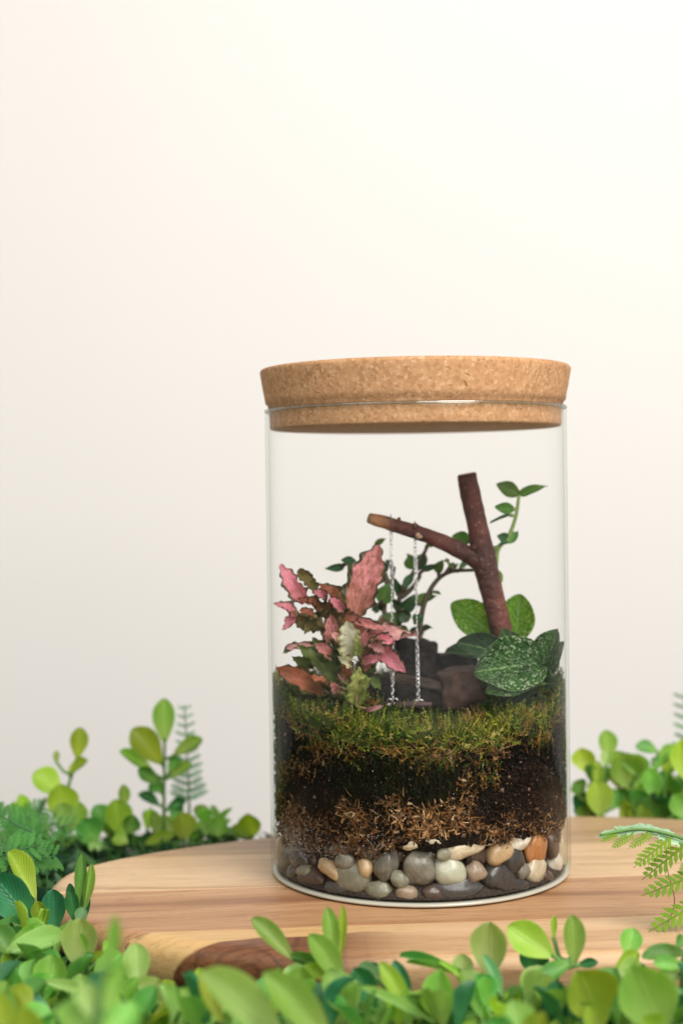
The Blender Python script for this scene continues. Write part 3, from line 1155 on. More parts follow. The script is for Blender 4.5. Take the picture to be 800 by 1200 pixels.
PEBBLES = [  # px, py, width, height, tilt deg, kind, label
    (506, 985, 38, 17, -4, 'cream', 'flat olive cream pebble tucked under the orange brown moss'),
    (543, 994, 43, 25, 12, 'cream', 'long beige oval pebble lying above the round sage green pebble'),
    (527, 1018, 38, 34, -12, 'sage', 'round pale sage green pebble, brightest in the jar'),
    (584, 1000, 30, 27, 20, 'tan', 'dull beige brown pebble beside the long beige oval one'),
    (605, 985, 30, 25, 15, 'white', 'white pebble with a dark fleck near the orange stone'),
    (627, 993, 24, 42, -15, 'rust', 'upright orange and rust streaked pebble'),
    (626, 1026, 27, 36, -22, 'cream', 'cream tan pebble standing below the orange streaked one'),
    (649, 1019, 22, 27, 8, 'white', 'small round white pebble beside the cream tan one'),
    (557, 1019, 22, 24, 10, 'pink', 'small pinkish brown pebble between dark stones'),
    (601, 1008, 22, 32, 10, 'dark', 'narrow charcoal pebble under the white flecked one'),
    (583, 1033, 40, 36, -25, 'dark', 'large charcoal pebble low against the jar wall'),
    (536, 1043, 62, 24, 4, 'dark', 'wide flat charcoal slab lying on the jar base'),
    (490, 1014, 34, 42, 12, 'grey', 'big translucent grey banded pebble beside the sage green one'),
    (647, 991, 18, 32, 20, 'brown', 'narrow brown pebble behind the orange streaked one'),
    (661, 1004, 12, 36, 5, 'cream', 'pale pebble pressed to the curved edge of the glass'),
    (388, 1016, 28, 19, -22, 'tan', 'small bright tan oval pebble among dark stones'),
    (333, 1016, 24, 38, 10, 'grey', 'upright grey brown pebble near the jar edge'),
    (417, 1028, 38, 42, 0, 'olive', 'speckled dark olive pebble standing by the jar wall'),
    (444, 1040, 30, 21, 5, 'olive', 'rounded olive grey pebble low on the jar base'),
    (476, 1041, 24, 18, 0, 'pink', 'small pinkish pebble low on the jar base'),
    (453, 1011, 25, 36, -18, 'grey', 'slanting grey pebble between olive and banded stones'),
    (352, 1004, 28, 32, 0, 'dark', 'dark wet pebble behind the misted glass'),
    (366, 1034, 34, 22, 8, 'brown', 'dark brown pebble low on the jar base'),
    (394, 1042, 26, 14, 5, 'dark', 'small dark flat pebble on the jar base'),
    (326, 998, 18, 26, 0, 'pink', 'pinkish grey pebble at the misted jar edge'),
    (432, 996, 30, 22, 10, 'dark', 'dark pebble half hidden by orange brown moss'),
    (470, 985, 26, 20, -10, 'brown', 'brown pebble half hidden by orange brown moss'),
    (400, 995, 26, 18, 10, 'brown', 'brown pebble behind water droplets on the glass'),
    (575, 983, 24, 16, 0, 'tan', 'tan pebble half buried in orange brown moss'),
    (507, 1040, 24, 18, 0, 'brown', 'small dark brown pebble beside the charcoal slab'),
    (608, 1044, 24, 14, -12, 'dark', 'small dark pebble wedged at the jar base'),
    (641, 1037, 16, 12, -20, 'brown', 'tiny brown pebble wedged at the jar base'),
    (345, 1034, 22, 18, 15, 'dark', 'small charcoal pebble wedged beside the grey brown one'),
    (566, 985, 22, 14, -8, 'cream', 'small cream pebble peeping from under the dry moss beside the flecked white one'),
    (520, 1002, 18, 14, 10, 'olive', 'small olive pebble in the gap above the sage green one'),
    (468, 1028, 20, 22, 20, 'olive', 'small olive pebble wedged beneath the banded grey one'),
    (612, 1018, 14, 20, 12, 'grey', 'slim grey pebble beside the charcoal ones'),
    (482, 990, 24, 14, 12, 'cream', 'thin cream pebble poking out of the dry moss'),
    (405, 1010, 20, 22, -14, 'grey', 'middling grey pebble behind the bright tan oval'),
    (428, 1014, 16, 22, 10, 'tan', 'narrow tan pebble beside the speckled olive one'),
    (358, 1020, 20, 18, 10, 'olive', 'little olive pebble behind misted glass'),
    (316, 1014, 10, 34, 0, 'grey', 'grey pebble seen edge on at the curved glass'),
]


def build_pebbles():
    rnd = random.Random(21)
    for i, (px, py, w, h, tilt, kind, label) in enumerate(PEBBLES):
        Y = -0.04
        py, w, h = py + (7 if py > 1030 else 3 if py > 1010 else -1), w * 1.06, h * 1.06
        dr = 0.5 * min(w, h) * 0.00033 * 0.85
        for _ in range(8):
            p = at(px, py, Y)
            rr = RI - 0.0012 - dr
            xx = max(-rr * 0.985, min(rr * 0.985, p.x))
            Y = -math.sqrt(rr * rr - xx * xx)
        p = at(px, py, Y)
        r = math.hypot(p.x, p.y)
        if r > RI - 0.001 - dr:
            p.x *= (RI - 0.001 - dr) / r
            p.y *= (RI - 0.001 - dr) / r
        k = mpp(Y)
        ang = math.atan2(p.x, -p.y)
        sx = 0.5 * w * k / max(0.72, math.cos(ang))
        sz = 0.5 * h * k
        p.z = max(p.z, 0.0021 + sz * 0.92)
        W = Matrix.Translation(p) @ Matrix.Rotation(ang, 4, 'Z') @ Matrix.Rotation(R(-tilt), 4, 'Y') @ Matrix.Diagonal((sx, dr, sz, 1))
        o = put('pebble', pebble_mesh(kind, i % 7), None, W)
        tag(o, label, 'pebble', 'pebbles in the drainage layer of the jar')
    # the second row, seen in the gaps
    seen = {}
    for i in range(17):
        a = -PI * 0.99 + PI * 0.98 * i / 16 + rnd.uniform(-.03, .03)
        for z in (0.0095, 0.0170):
            kind = rnd.choice(('dark', 'brown', 'dark', 'grey', 'olive', 'brown'))
            s = rnd.uniform(0.0050, 0.0062)
            r = 0.0478 + rnd.uniform(-.001, .001)
            p = Vector((r * math.cos(a), r * math.sin(a), z))
            W = Matrix.Translation(p) @ Matrix.Rotation(rnd.uniform(0, 6), 4, 'Z') @ Matrix.Rotation(rnd.uniform(-.5, .5), 4, 'X') @ Matrix.Diagonal((s, s * 0.8, s * 0.78, 1))
            px = 400 + (p.x - CAM.x) / (p.y - CAM.y) * FPX
            near = min(PEBBLES, key=lambda q: abs(q[0] - px) + abs(q[1] - (1030 if z < .012 else 1000)) + 40 * seen.get(q[6], 0))
            seen[near[6]] = seen.get(near[6], 0) + 1
            o = put('pebble', pebble_mesh(kind, (i + int(z * 1000)) % 7), None, W)
            nm = {'dark': 'charcoal', 'brown': 'dark brown', 'grey': 'dull grey', 'olive': 'dull olive'}[kind]
            short = ' '.join(near[6].split()[:9])
            tag(o, nm + ' pebble behind the ' + short, 'pebble', 'pebbles in the second row inside the jar')
    # the stones that close the layer at the two sides of the jar
    for i in range(14):
        a = (0.0 if i % 2 else -PI) + (i // 2 - 3) * 0.13
        z = (0.0195, 0.0235)[(i // 2) % 2]
        kind = ('grey', 'brown', 'olive', 'dark')[i % 4]
        W = Matrix.Translation((0.0522 * math.cos(a), 0.0522 * math.sin(a), z)) @ Matrix.Rotation(a, 4, 'Z') @ Matrix.Diagonal((0.0046, 0.0056, 0.0042, 1))
        o = put('pebble', pebble_mesh(kind, i % 7), None, W)
        side = 'orange streaked pebble' if i % 2 else 'upright grey brown pebble'
        tag(o, {'grey': 'dull grey', 'brown': 'dark brown', 'olive': 'olive', 'dark': 'charcoal'}[kind] + ' pebble, ' + ('first', 'second', 'third', 'fourth', 'fifth', 'sixth', 'seventh')[i // 2] + ' round the curve of the glass by the ' + side, 'pebble', 'pebbles rounding the side of the jar')
    # fill under the soil
    mb = MB()
    mb.lathe([(0.0001, 0.0021), (0.0560, 0.0021), (0.0572, 0.0030), (0.0545, 0.0052), (0.051, 0.0085), (0.051, 0.015), (0.049, 0.026), (0.0001, 0.026)], 48)
    o = put('grit', mb.mesh('grit', m_simple('dark_grit', (0.02, 0.015, 0.012), (0.05, 0.035, 0.028), 900, 0.7, 0.8, 0.001)))
    tag(o, 'dark grit packed behind the pebbles at the bottom of the jar', 'grit', kind='stuff')


build_pebbles()


def build_mist():
    rnd = random.Random(8)
    mb = MB()
    bm = bmesh.new()
    bmesh.ops.create_icosphere(bm, subdivisions=1, radius=1)
    bv = [v.co.copy() for v in bm.verts]
    bf = [tuple(v.index for v in f.verts) for f in bm.faces]
    bm.free()
    def drop(px, py, s):
        if px < 334: return
        Y = -0.04
        for _ in range(6):
            xx = max(-RI * .98, min(RI * .98, at(px, py, Y).x))
            Y = -math.sqrt(RI * RI - xx * xx)
        p = at(px, py, Y)
        a = math.atan2(p.y, p.x)
        M = Matrix.Translation(p) @ Matrix.Rotation(a, 4, 'Z') @ Matrix.Diagonal((s * 0.5, s, s * rnd.uniform(0.9, 1.3), 1))
        mb.add([M @ v for v in bv], bf)
    for _ in range(300):
        drop(rnd.gauss(350, 15), rnd.gauss(984, 12) , rnd.uniform(0.00013, 0.0003))
    for _ in range(140):
        drop(rnd.gauss(382, 12), rnd.gauss(1000, 8), rnd.uniform(0.00013, 0.0003))
    for _ in range(60):
        drop(rnd.gauss(440, 9), rnd.gauss(985, 9), rnd.uniform(0.00016, 0.0003))
    for _ in range(140):
        drop(rnd.uniform(330, 655), rnd.uniform(880, 1010), rnd.uniform(0.00012, 0.00025))
    t = NT('water')
    t.base((0.95, 0.97, 0.97), 0.04, 0.6)
    t.p.inputs['Transmission Weight'].default_value = 1.0
    t.p.inputs['IOR'].default_value = 1.33
    o = put('condensation', mb.mesh('condensation', t.m))
    tag(o, 'fine water droplets beading on the inside of the jar', 'droplets', kind='stuff')


build_mist()

# ------------------------------------------------------------------ hardscape: branch, swing, rocks
def m_bark():
    t = NT('reddish_bark')
    c = t.coord('Object')
    n = t.noise(c, 240, 5, 0.65)
    b = t.noise(c, 45, 3)
    g = t.mix(t.step(b, 0.35, 0.65), (0.135, 0.042, 0.030), (0.055, 0.022, 0.018))
    g = t.mix(t.math('MULTIPLY', t.step(n, 0.55, 0.75), 0.6), g, (0.20, 0.10, 0.075))
    len_ = t.voro(c, 420)
    g = t.mix(t.math('MULTIPLY', t.step(len_, 0.20, 0.10), 0.45), g, (0.36, 0.24, 0.18))
    sp = t.n('SeparateXYZ')
    t.val(sp.inputs[0], c)
    # the outer end of the side limb has lost its skin and shows orange wood
    e = t.step(t.math('MULTIPLY_ADD', t.noise(c, 130, 2), 0.012, sp.outputs[0]), -0.0005, -0.0085)
    g = t.mix(e, g, t.mix(n, (0.44, 0.21, 0.10), (0.27, 0.115, 0.05)))
    t.base(g, 0.62, 0.35)
    t.bump(t.math('ADD', n, t.math('MULTIPLY', t.noise(c, 700, 3), 0.4)), 1.0, 0.0014)
    return t.m


def rough_tube(mb, pts, radii, n=18, seg=6, amp=0.06, seed=0):
    P = spline(pts, seg)
    k = len(radii) - 1
    RR = []
    for i in range(len(P)):
        t = i / (len(P) - 1) * k
        a = min(k - 1, int(t))
        RR.append(radii[a] + (radii[a + 1] - radii[a]) * (t - a))
    n0 = len(mb.v)
    mb.tube(P, RR, n)
    for i in range(len(P)):
        for j in range(n):
            q = Vector(mb.v[n0 + i * n + j])
            f = amp * (noise.noise(q * 330 + Vector((seed, 0, 0))) + 0.6 * noise.noise(q * 120))
            q = P[i] + (q - P[i]) * (1 + f)
            mb.v[n0 + i * n + j] = tuple(q)


BR_Y = 0.004


def build_branch():
    bark = m_bark()
    cutm = m_simple('cut_wood', (0.55, 0.40, 0.27), (0.36, 0.22, 0.14), 700, 0.8, 0.6)
    root = at(592, 775, BR_Y)
    E = empty('forked_branch', root, 'forked reddish brown twig standing upright in the moss', 'branch')
    k = mpp(BR_Y)
    mb = MB()
    main = [at(596, 790, BR_Y), at(586, 735, BR_Y), at(577, 697, BR_Y), at(568, 660, BR_Y), at(560, 620, BR_Y - .0005), at(552, 585, BR_Y), at(546.5, 556, BR_Y)]
    rough_tube(mb, main, [12.5 * k, 13 * k, 13 * k, 14.5 * k, 12.2 * k, 12 * k, 11.5 * k], 20, 7, 0.06)
    tr = put('trunk', mb.mesh('trunk', bark), E)
    mb = MB()
    ax = (main[-1] - main[-2]).normalized()
    mb.tube([main[-1] - ax * 0.0002, main[-1] + ax * 0.0003, main[-1] + ax * 0.0005], [10.6 * k, 10.4 * k, 9.2 * k], 18, rough=0.05)
    put('cut_end', mb.mesh('cut_end', cutm), tr)
    mb = MB()
    side = [at(568, 664, BR_Y), at(548, 650, BR_Y - .0005), at(522, 637, BR_Y - .002), at(497, 627, BR_Y - .003), at(473, 619, BR_Y - .004), at(450, 612, BR_Y - .005), at(433, 607.5, BR_Y - .006)]
    rough_tube(mb, side, [11 * k, 11 * k, 9.2 * k, 8.6 * k, 8.4 * k, 7.6 * k, 6.4 * k], 16, 7, 0.09, 4)
    sd = put('limb', mb.mesh('limb', bark), E)
    mb = MB()
    ax = (side[-1] - side[-2]).normalized()
    mb.tube([side[-1] - ax * 0.0002, side[-1] + ax * 0.0004, side[-1] + ax * 0.0007], [6.0 * k, 5.9 * k, 4.5 * k], 14, rough=0.1)
    put('cut_end', mb.mesh('cut_end', m_simple('weathered_cut', (0.30, 0.20, 0.10), (0.16, 0.10, 0.05), 900, 0.8, 0.6)), sd)
    # knots and bud scars
    for (px, py, r, dyy, up) in ((486, 617, 4.2, -.0058, 5), (467, 611, 3.6, -.004, 6), (491, 627, 4.0, -.0062, 0), (556, 641, 5.5, -.0030, 3), (478, 624, 3.4, -.0068, -2)):
        mb = MB()
        p = at(px, py, BR_Y + dyy)
        rough_tube(mb, [p + Vector((0, 0.0012, -0.0003)), p, p + Vector((0.0002, -0.0003, up * k * 0.7 + 0.0002))], [r * k * 1.2, r * k, r * k * 0.45], 9, 3, 0.15, px)
        put('knot', mb.mesh('knot', bark if py != 627 else cutm), sd if px < 550 else tr)


build_branch()


def build_swing():
    t = NT('silver_chain')
    t.base((0.62, 0.62, 0.61), 0.25, 0.5)
    t.p.inputs['Metallic'].default_value = 1.0
    steel = t.m
    sy = BR_Y - 0.0145
    wood = m_simple('purplish_twig', (0.070, 0.032, 0.034), (0.035, 0.017, 0.018), 260, 0.55, 0.6)
    E = empty('swing', at(475, 827, sy), 'tiny swing with a dark twig seat hanging on two silver chains', 'swing')
    mb = MB()
    rough_tube(mb, [at(443, 824, sy + 0.004), at(468, 826, sy + .001), at(490, 826, sy - .0005), at(506, 826, sy - .001)], [2.2 * mpp(sy), 3.4 * mpp(sy), 3.9 * mpp(sy), 3.0 * mpp(sy)], 12, 6, 0.10, 9)
    for i, v in enumerate(mb.v):
        pass
    put('seat', mb.mesh('seat', wood), E)
    for (tx, ty, bx, by, dty) in ((458, 616, 460, 822, -.0045), (486, 624, 490, 823, -.0035)):
        a = at(tx, ty, BR_Y + dty)
        b = at(bx, by, sy + 0.0005)
        mb = MB()
        n = int((a - b).length / 0.00150)
        d = (b - a).normalized()
        s0 = d.orthogonal().normalized()
        s1 = d.cross(s0)
        for i in range(n):
            c = a.lerp(b, (i + 0.5) / n)
            tw = i * 0.11 + random.uniform(-.25, .25)
            u, w = (s0, s1) if i % 2 else (s1, s0)
            u2 = u * math.cos(tw) + w * math.sin(tw)
            pts = []
            for q in range(9):
                ang = 2 * PI * q / 8
                pts.append(c + d * math.cos(ang) * 0.00112 + u2 * math.sin(ang) * 0.00060)
            mb.tube(pts, [0.00019] * 9, 5, False)
        ch = put('chain', mb.mesh('chain', steel), E)
        # ring round the limb and eye on the seat
        mb = MB()
        ring = [a + Vector((0, math.cos(2 * PI * q / 20) * 0.0031 + 0.001, math.sin(2 * PI * q / 20) * 0.0033 + 0.0012)) for q in range(21)]
        mb.tube(ring, [0.00022] * 21, 6, False)
        put('loop', mb.mesh('loop', steel), ch)
        mb = MB()
        for off in (-0.0011, 0.0011):
            ring = [b + Vector((off + math.cos(2 * PI * q / 16) * 0.0010, 0.0003, math.sin(2 * PI * q / 16) * 0.0011 - 0.0002)) for q in range(17)]
            mb.tube(ring, [0.00024] * 17, 6, False)
        put('eyelet', mb.mesh('eyelet', steel), ch)


build_swing()


def rock_mesh(name, mat, dims, seed, angular=0.6, sub=4):
    bm = bmesh.new()
    bmesh.ops.create_cube(bm, size=2)
    bmesh.ops.subdivide_edges(bm, edges=bm.edges[:], cuts=9, use_grid_fill=True)
    for v in bm.verts:
        c = v.co
        s = c.normalized()
        p = c * angular + s * (1 - angular) * 1.15
        f = 1 + 0.14 * noise.noise(s * 1.6 + Vector((seed, 0, 0))) + 0.07 * noise.noise(s * 4.5 + Vector((0, seed, 0))) + 0.03 * noise.noise(s * 11)
        v.co = Vector((p.x * dims[0] * f, p.y * dims[1] * f, p.z * dims[2] * f))
    me = bpy.data.meshes.new(name)
    bm.to_mesh(me)
    bm.free()
    me.polygons.foreach_set('use_smooth', [True] * len(me.polygons))
    me.materials.append(mat)
    return me


def build_rocks():
    charcoal = m_simple('charred_bark', (0.006, 0.005, 0.005), (0.018, 0.015, 0.014), 260, 0.75, 1.0, 0.002, 0.12)
    redrock = m_simple('red_brown_rock', (0.075, 0.040, 0.028), (0.024, 0.014, 0.011), 210, 0.75, 1.0, 0.002, 0.15)
    tan = m_simple('tan_plank_wood', (0.05, 0.032, 0.02), (0.025, 0.016, 0.011), 200, 0.7, 0.6)
    o = put('rock', rock_mesh('rock', redrock, (0.0090, 0.008, 0.0075), 3.3, 0.72), None,
            Matrix.Translation(at(536, 806, 0.004)) @ Matrix.Rotation(R(-10), 4, 'Y') @ Matrix.Rotation(0.25, 4, 'Z'))
    tag(o, 'reddish brown blocky rock half sunk in moss below the forked twig', 'rock')
    o = put('bark_chunk', rock_mesh('bark_chunk', charcoal, (0.0075, 0.008, 0.0120), 5.1, 0.8), None,
            Matrix.Translation(at(484, 784, 0.018)) @ Matrix.Rotation(R(4), 4, 'Y') @ Matrix.Rotation(0.3, 4, 'Z'))
    tag(o, 'blackened upright bark block behind the swing chains', 'bark')
    o = put('bark_chunk', rock_mesh('bark_chunk', charcoal, (0.0155, 0.006, 0.0055), 8.4, 0.7), None,
            Matrix.Translation(at(470, 814, 0.004)) @ Matrix.Rotation(R(-3), 4, 'Y'))
    tag(o, 'low dark bark slab lying behind the swing seat', 'bark')
    o = put('wood_strip', rock_mesh('wood_strip', tan, (0.0120, 0.0030, 0.0017), 2.2, 0.85), None,
            Matrix.Translation(at(484, 798, 0.001)) @ Matrix.Rotation(R(9), 4, 'Y') @ Matrix.Rotation(-0.2, 4, 'Z'))
    tag(o, 'thin brown wood strip lying across the low dark bark slab', 'wood')
    o = put('rock', rock_mesh('rock', charcoal, (0.0085, 0.006, 0.0060), 12.7, 0.7), None,
            Matrix.Translation(at(536, 782, 0.024)))
    tag(o, 'dark mossy rock behind the reddish brown one', 'rock')


build_rocks()

# ------------------------------------------------------------------ plants in the jar
def m_fittonia(name, pink, olive, edge, vein, mottling=0.5):
    t = NT(name)
    u, v, uvv = t.uv()
    c = t.coord('Object', (1, 1, 1))
    n = t.noise(c, 11, 4, 0.7)
    d = t.math('ABSOLUTE', t.math('SUBTRACT', u, 0.5))
    g = t.mix(t.math('MULTIPLY', t.step(n, 0.44, 0.60), mottling), pink, olive)
    g = t.mix(t.math('MULTIPLY', t.step(v, 0.58, 0.05), 0.75), g, olive)
    dots = t.voro(c, 26)
    g = t.mix(t.math('MULTIPLY', t.step(dots, 0.22, 0.10), t.math('MULTIPLY', t.step(v, 0.75, 0.25), 0.75)), g, edge)
    en = t.math('MULTIPLY_ADD', t.noise(c, 9, 2), 0.12, d)
    g = t.mix(t.step(en, 0.405, 0.475), g, edge)
    vv = t.math('SINE', t.math('ADD', t.math('MULTIPLY', v, 42), t.math('MULTIPLY', d, -46)))
    ve = t.math('MAXIMUM', t.step(vv, 0.80, 1.0), t.step(d, 0.03, 0.008))
    g = t.mix(t.math('MULTIPLY', ve, 0.4), g, vein)
    g = t.hsv(g, 0.5, 1.0, t.math('MULTIPLY_ADD', t.objrand(), 0.35, 0.82))
    t.base(g, 0.42, 0.4)
    t.bump(t.math('SUBTRACT', t.noise(c, 14, 3), ve), 0.5, 0.0006)
    t.translucent(g, 0.45)
    return t.m


FM = {
    'pink': m_fittonia('pink_leaf', (0.78, 0.28, 0.30), (0.33, 0.13, 0.055), (0.045, 0.065, 0.022), (0.82, 0.48, 0.44), 0.85),
    'hot': m_fittonia('bright_pink_leaf', (0.86, 0.28, 0.36), (0.50, 0.14, 0.13), (0.07, 0.065, 0.03), (0.85, 0.50, 0.50), 0.4),
    'blush': m_fittonia('blush_leaf', (0.82, 0.42, 0.42), (0.55, 0.22, 0.17), (0.10, 0.075, 0.03), (0.85, 0.62, 0.56), 0.55),
    'rust': m_fittonia('rust_leaf', (0.46, 0.14, 0.085), (0.18, 0.10, 0.025), (0.055, 0.07, 0.02), (0.50, 0.22, 0.14), 0.6),
    'olive': m_fittonia('olive_pink_leaf', (0.20, 0.16, 0.045), (0.12, 0.13, 0.03), (0.05, 0.075, 0.02), (0.42, 0.20, 0.14), 0.6),
    'green': m_fittonia('dull_green_leaf', (0.12, 0.17, 0.04), (0.08, 0.13, 0.03), (0.045, 0.08, 0.02), (0.22, 0.22, 0.09), 0.6),
    'white': m_fittonia('cream_leaf', (0.88, 0.86, 0.66), (0.68, 0.68, 0.36), (0.45, 0.48, 0.18), (0.80, 0.78, 0.60), 0.3),
    'lemon': m_fittonia('yellow_green_leaf', (0.46, 0.48, 0.14), (0.26, 0.33, 0.06), (0.16, 0.23, 0.05), (0.60, 0.60, 0.30), 0.5),
}
FIT = {}
for kx, mm in FM.items():
    FIT[kx] = [leaf_mesh('lobed_leaf', mm, p_oblong, 40, 4, 0.16, 0.16, 0.07, 1, 0.14, seed=3, twist=0.1),
               leaf_mesh('lobed_leaf', mm, p_ovate, 40, 4, 0.25, 0.22, 0.09, 1, 0.17, seed=8, twist=-0.2),
               leaf_mesh('lobed_leaf', mm, p_oblong, 40, 4, 0.30, 0.30, 0.10, 1, 0.18, seed=12, twist=0.35)]


def build_fittonia():
    Y = -0.012
    L = [
        (414, 722, 444, 639, 46, 'pink', 0.004, 0.000),
        (358, 706, 328, 662, 23, 'hot', -0.002, -0.004),
        (372, 697, 349, 668, 15, 'olive', 0.002, 0.004),
        (400, 706, 374, 684, 22, 'rust', -0.002, -0.006),
        (347, 722, 322, 706, 22, 'hot', -0.004, -0.008),
        (347, 716, 331, 738, 13, 'hot', -0.004, -0.008),
        (378, 716, 350, 700, 22, 'rust', -0.002, -0.006),
        (380, 735, 346, 726, 26, 'olive', 0.000, -0.004),
        (398, 722, 372, 708, 24, 'olive', 0.002, 0.000),
        (386, 757, 389, 722, 22, 'pink', -0.006, -0.008),
        (396, 726, 420, 722, 18, 'rust', -0.006, -0.008),
        (400, 722, 452, 738, 13, 'pink', -0.006, -0.010),
        (408, 726, 426, 742, 20, 'pink', -0.004, -0.008),
        (424, 752, 488, 742, 30, 'blush', -0.004, -0.008),
        (420, 742, 458, 736, 16, 'pink', -0.002, -0.004),
        (440, 758, 475, 787, 24, 'hot', -0.004, -0.010),
        (432, 750, 450, 764, 18, 'blush', -0.006, -0.010),
        (434, 752, 428, 787, 22, 'rust', -0.004, -0.006),
        (409, 772, 408, 729, 28, 'white', -0.010, -0.014),
        (398, 768, 396, 738, 18, 'olive', -0.006, -0.008),
        (398, 798, 350, 756, 27, 'green', -0.006, -0.012),
        (400, 785, 366, 748, 24, 'green', -0.004, -0.006),
        (380, 812, 326, 782, 26, 'rust', -0.008, -0.014),
        (417, 824, 420, 784, 28, 'lemon', -0.012, -0.018),
        (419, 812, 434, 796, 14, 'lemon', -0.012, -0.020),
        (405, 800, 408, 768, 17, 'rust', -0.010, -0.014),
        (401, 800, 397, 790, 10, 'blush', -0.012, -0.016),
        (376, 760, 334, 758, 11, 'blush', -0.004, -0.010),
        (352, 755, 332, 764, 8, 'green', -0.004, -0.010),
        (396, 812, 388, 800, 14, 'pink', -0.012, -0.016),
        (425, 832, 448, 828, 7, 'blush', -0.016, -0.020),
        (392, 790, 378, 770, 22, 'green', 0.000, 0.002),
        (418, 790, 440, 775, 24, 'green', 0.004, 0.006),
        (395, 745, 374, 738, 20, 'olive', 0.004, 0.004),
        (372, 812, 340, 806, 22, 'green', -0.004, -0.008),
        (410, 735, 398, 715, 20, 'olive', 0.006, 0.006),
        (386, 716, 392, 692, 15, 'rust', -0.004, -0.008), (392, 728, 404, 704, 16, 'olive', -0.004, -0.006), (366, 724, 358, 742, 15, 'olive', -0.004, -0.010), (388, 772, 372, 754, 17, 'pink', -0.010, -0.014),
        (416, 760, 430, 742, 18, 'pink', -0.008, -0.012), (424, 776, 446, 770, 15, 'hot', -0.008, -0.013), (440, 748, 462, 752, 16, 'hot', -0.008, -0.013), (402, 752, 388, 742, 15, 'blush', -0.010, -0.015),
        (366, 780, 344, 770, 14, 'green', -0.006, -0.012), (390, 806, 366, 792, 17, 'rust', -0.012, -0.018), (430, 796, 446, 806, 14, 'green', -0.010, -0.016), (384, 700, 368, 692, 12, 'hot', -0.004, -0.008),
        (404, 716, 386, 700, 14, 'hot', -0.006, -0.010), (372, 724, 352, 714, 13, 'rust', -0.008, -0.012), (412, 778, 398, 770, 12, 'white', -0.012, -0.018), (420, 770, 416, 744, 12, 'lemon', -0.011, -0.015),
    ]
    sp = at(400, 830, Y)
    root = Vector((sp.x, sp.y, surf(sp.x, sp.y) - 0.001))
    stems = [[root, (400, 790), (402, 750), (408, 722)],
             [root, (392, 790), (382, 755), (372, 715), (360, 704)],
             [root, (385, 815), (372, 800)],
             [root, (412, 800), (428, 765), (440, 752)],
             [root, (416, 826, -.012), (418, 806, -.012)],
             [Vector(at(376, 735, Y)), (360, 722, -.003), (347, 720, -.004)]]
    st = m_simple('mottled_stem', (0.20, 0.15, 0.06), (0.13, 0.12, 0.04), 300, 0.5, 0.3)
    plant_px('nerve_plant', 'pink and green nerve plant with crinkled lobed leaves beside the swing', 'plant', None, Y, root, stems, L, FIT, st, 0.0010, 0.55, 0.006, 0.25, random.Random(4), wide=1.0)


build_fittonia()


def m_spotted(name, green, deep, spot, trans):
    t = NT(name)
    u, v, uvv = t.uv()
    c = t.coord('Object')
    d = t.math('ABSOLUTE', t.math('SUBTRACT', u, 0.5))
    g = t.mix(t.step(t.noise(c, 3, 3), 0.35, 0.65), green, deep)
    vd = t.voro(uvv, 22)
    nn = t.math('ADD', t.math('MULTIPLY', t.math('SUBTRACT', 0.62, vd), 0.7), t.math('MULTIPLY', t.noise(uvv, 40, 3, 0.6, 0.4), 0.45))
    g = t.mix(t.math('MULTIPLY', t.step(nn, 0.37, 0.45), t.math('MULTIPLY_ADD', t.step(d, 0.05, 0.4), 0.55, 0.35)), g, spot)
    g = t.mix(t.math('MULTIPLY', t.step(d, 0.035, 0.01), 0.7), g, (0.22, 0.36, 0.13))
    g = t.mix(t.math('MULTIPLY', t.step(d, 0.485, 0.498), 0.6), g, (0.40, 0.52, 0.30))
    vv = t.math('SINE', t.math('ADD', t.math('MULTIPLY', v, 40), t.math('MULTIPLY', d, -40)))
    t.base(g, 0.5, 0.25)
    t.bump(t.math('ADD', t.math('MULTIPLY', t.step(vv, 0.5, 1.0), -1.6), nn), 0.9, 0.0012)
    t.translucent(t.hsv(g, 0.48, 1.1, 1.4), trans)
    return t.m


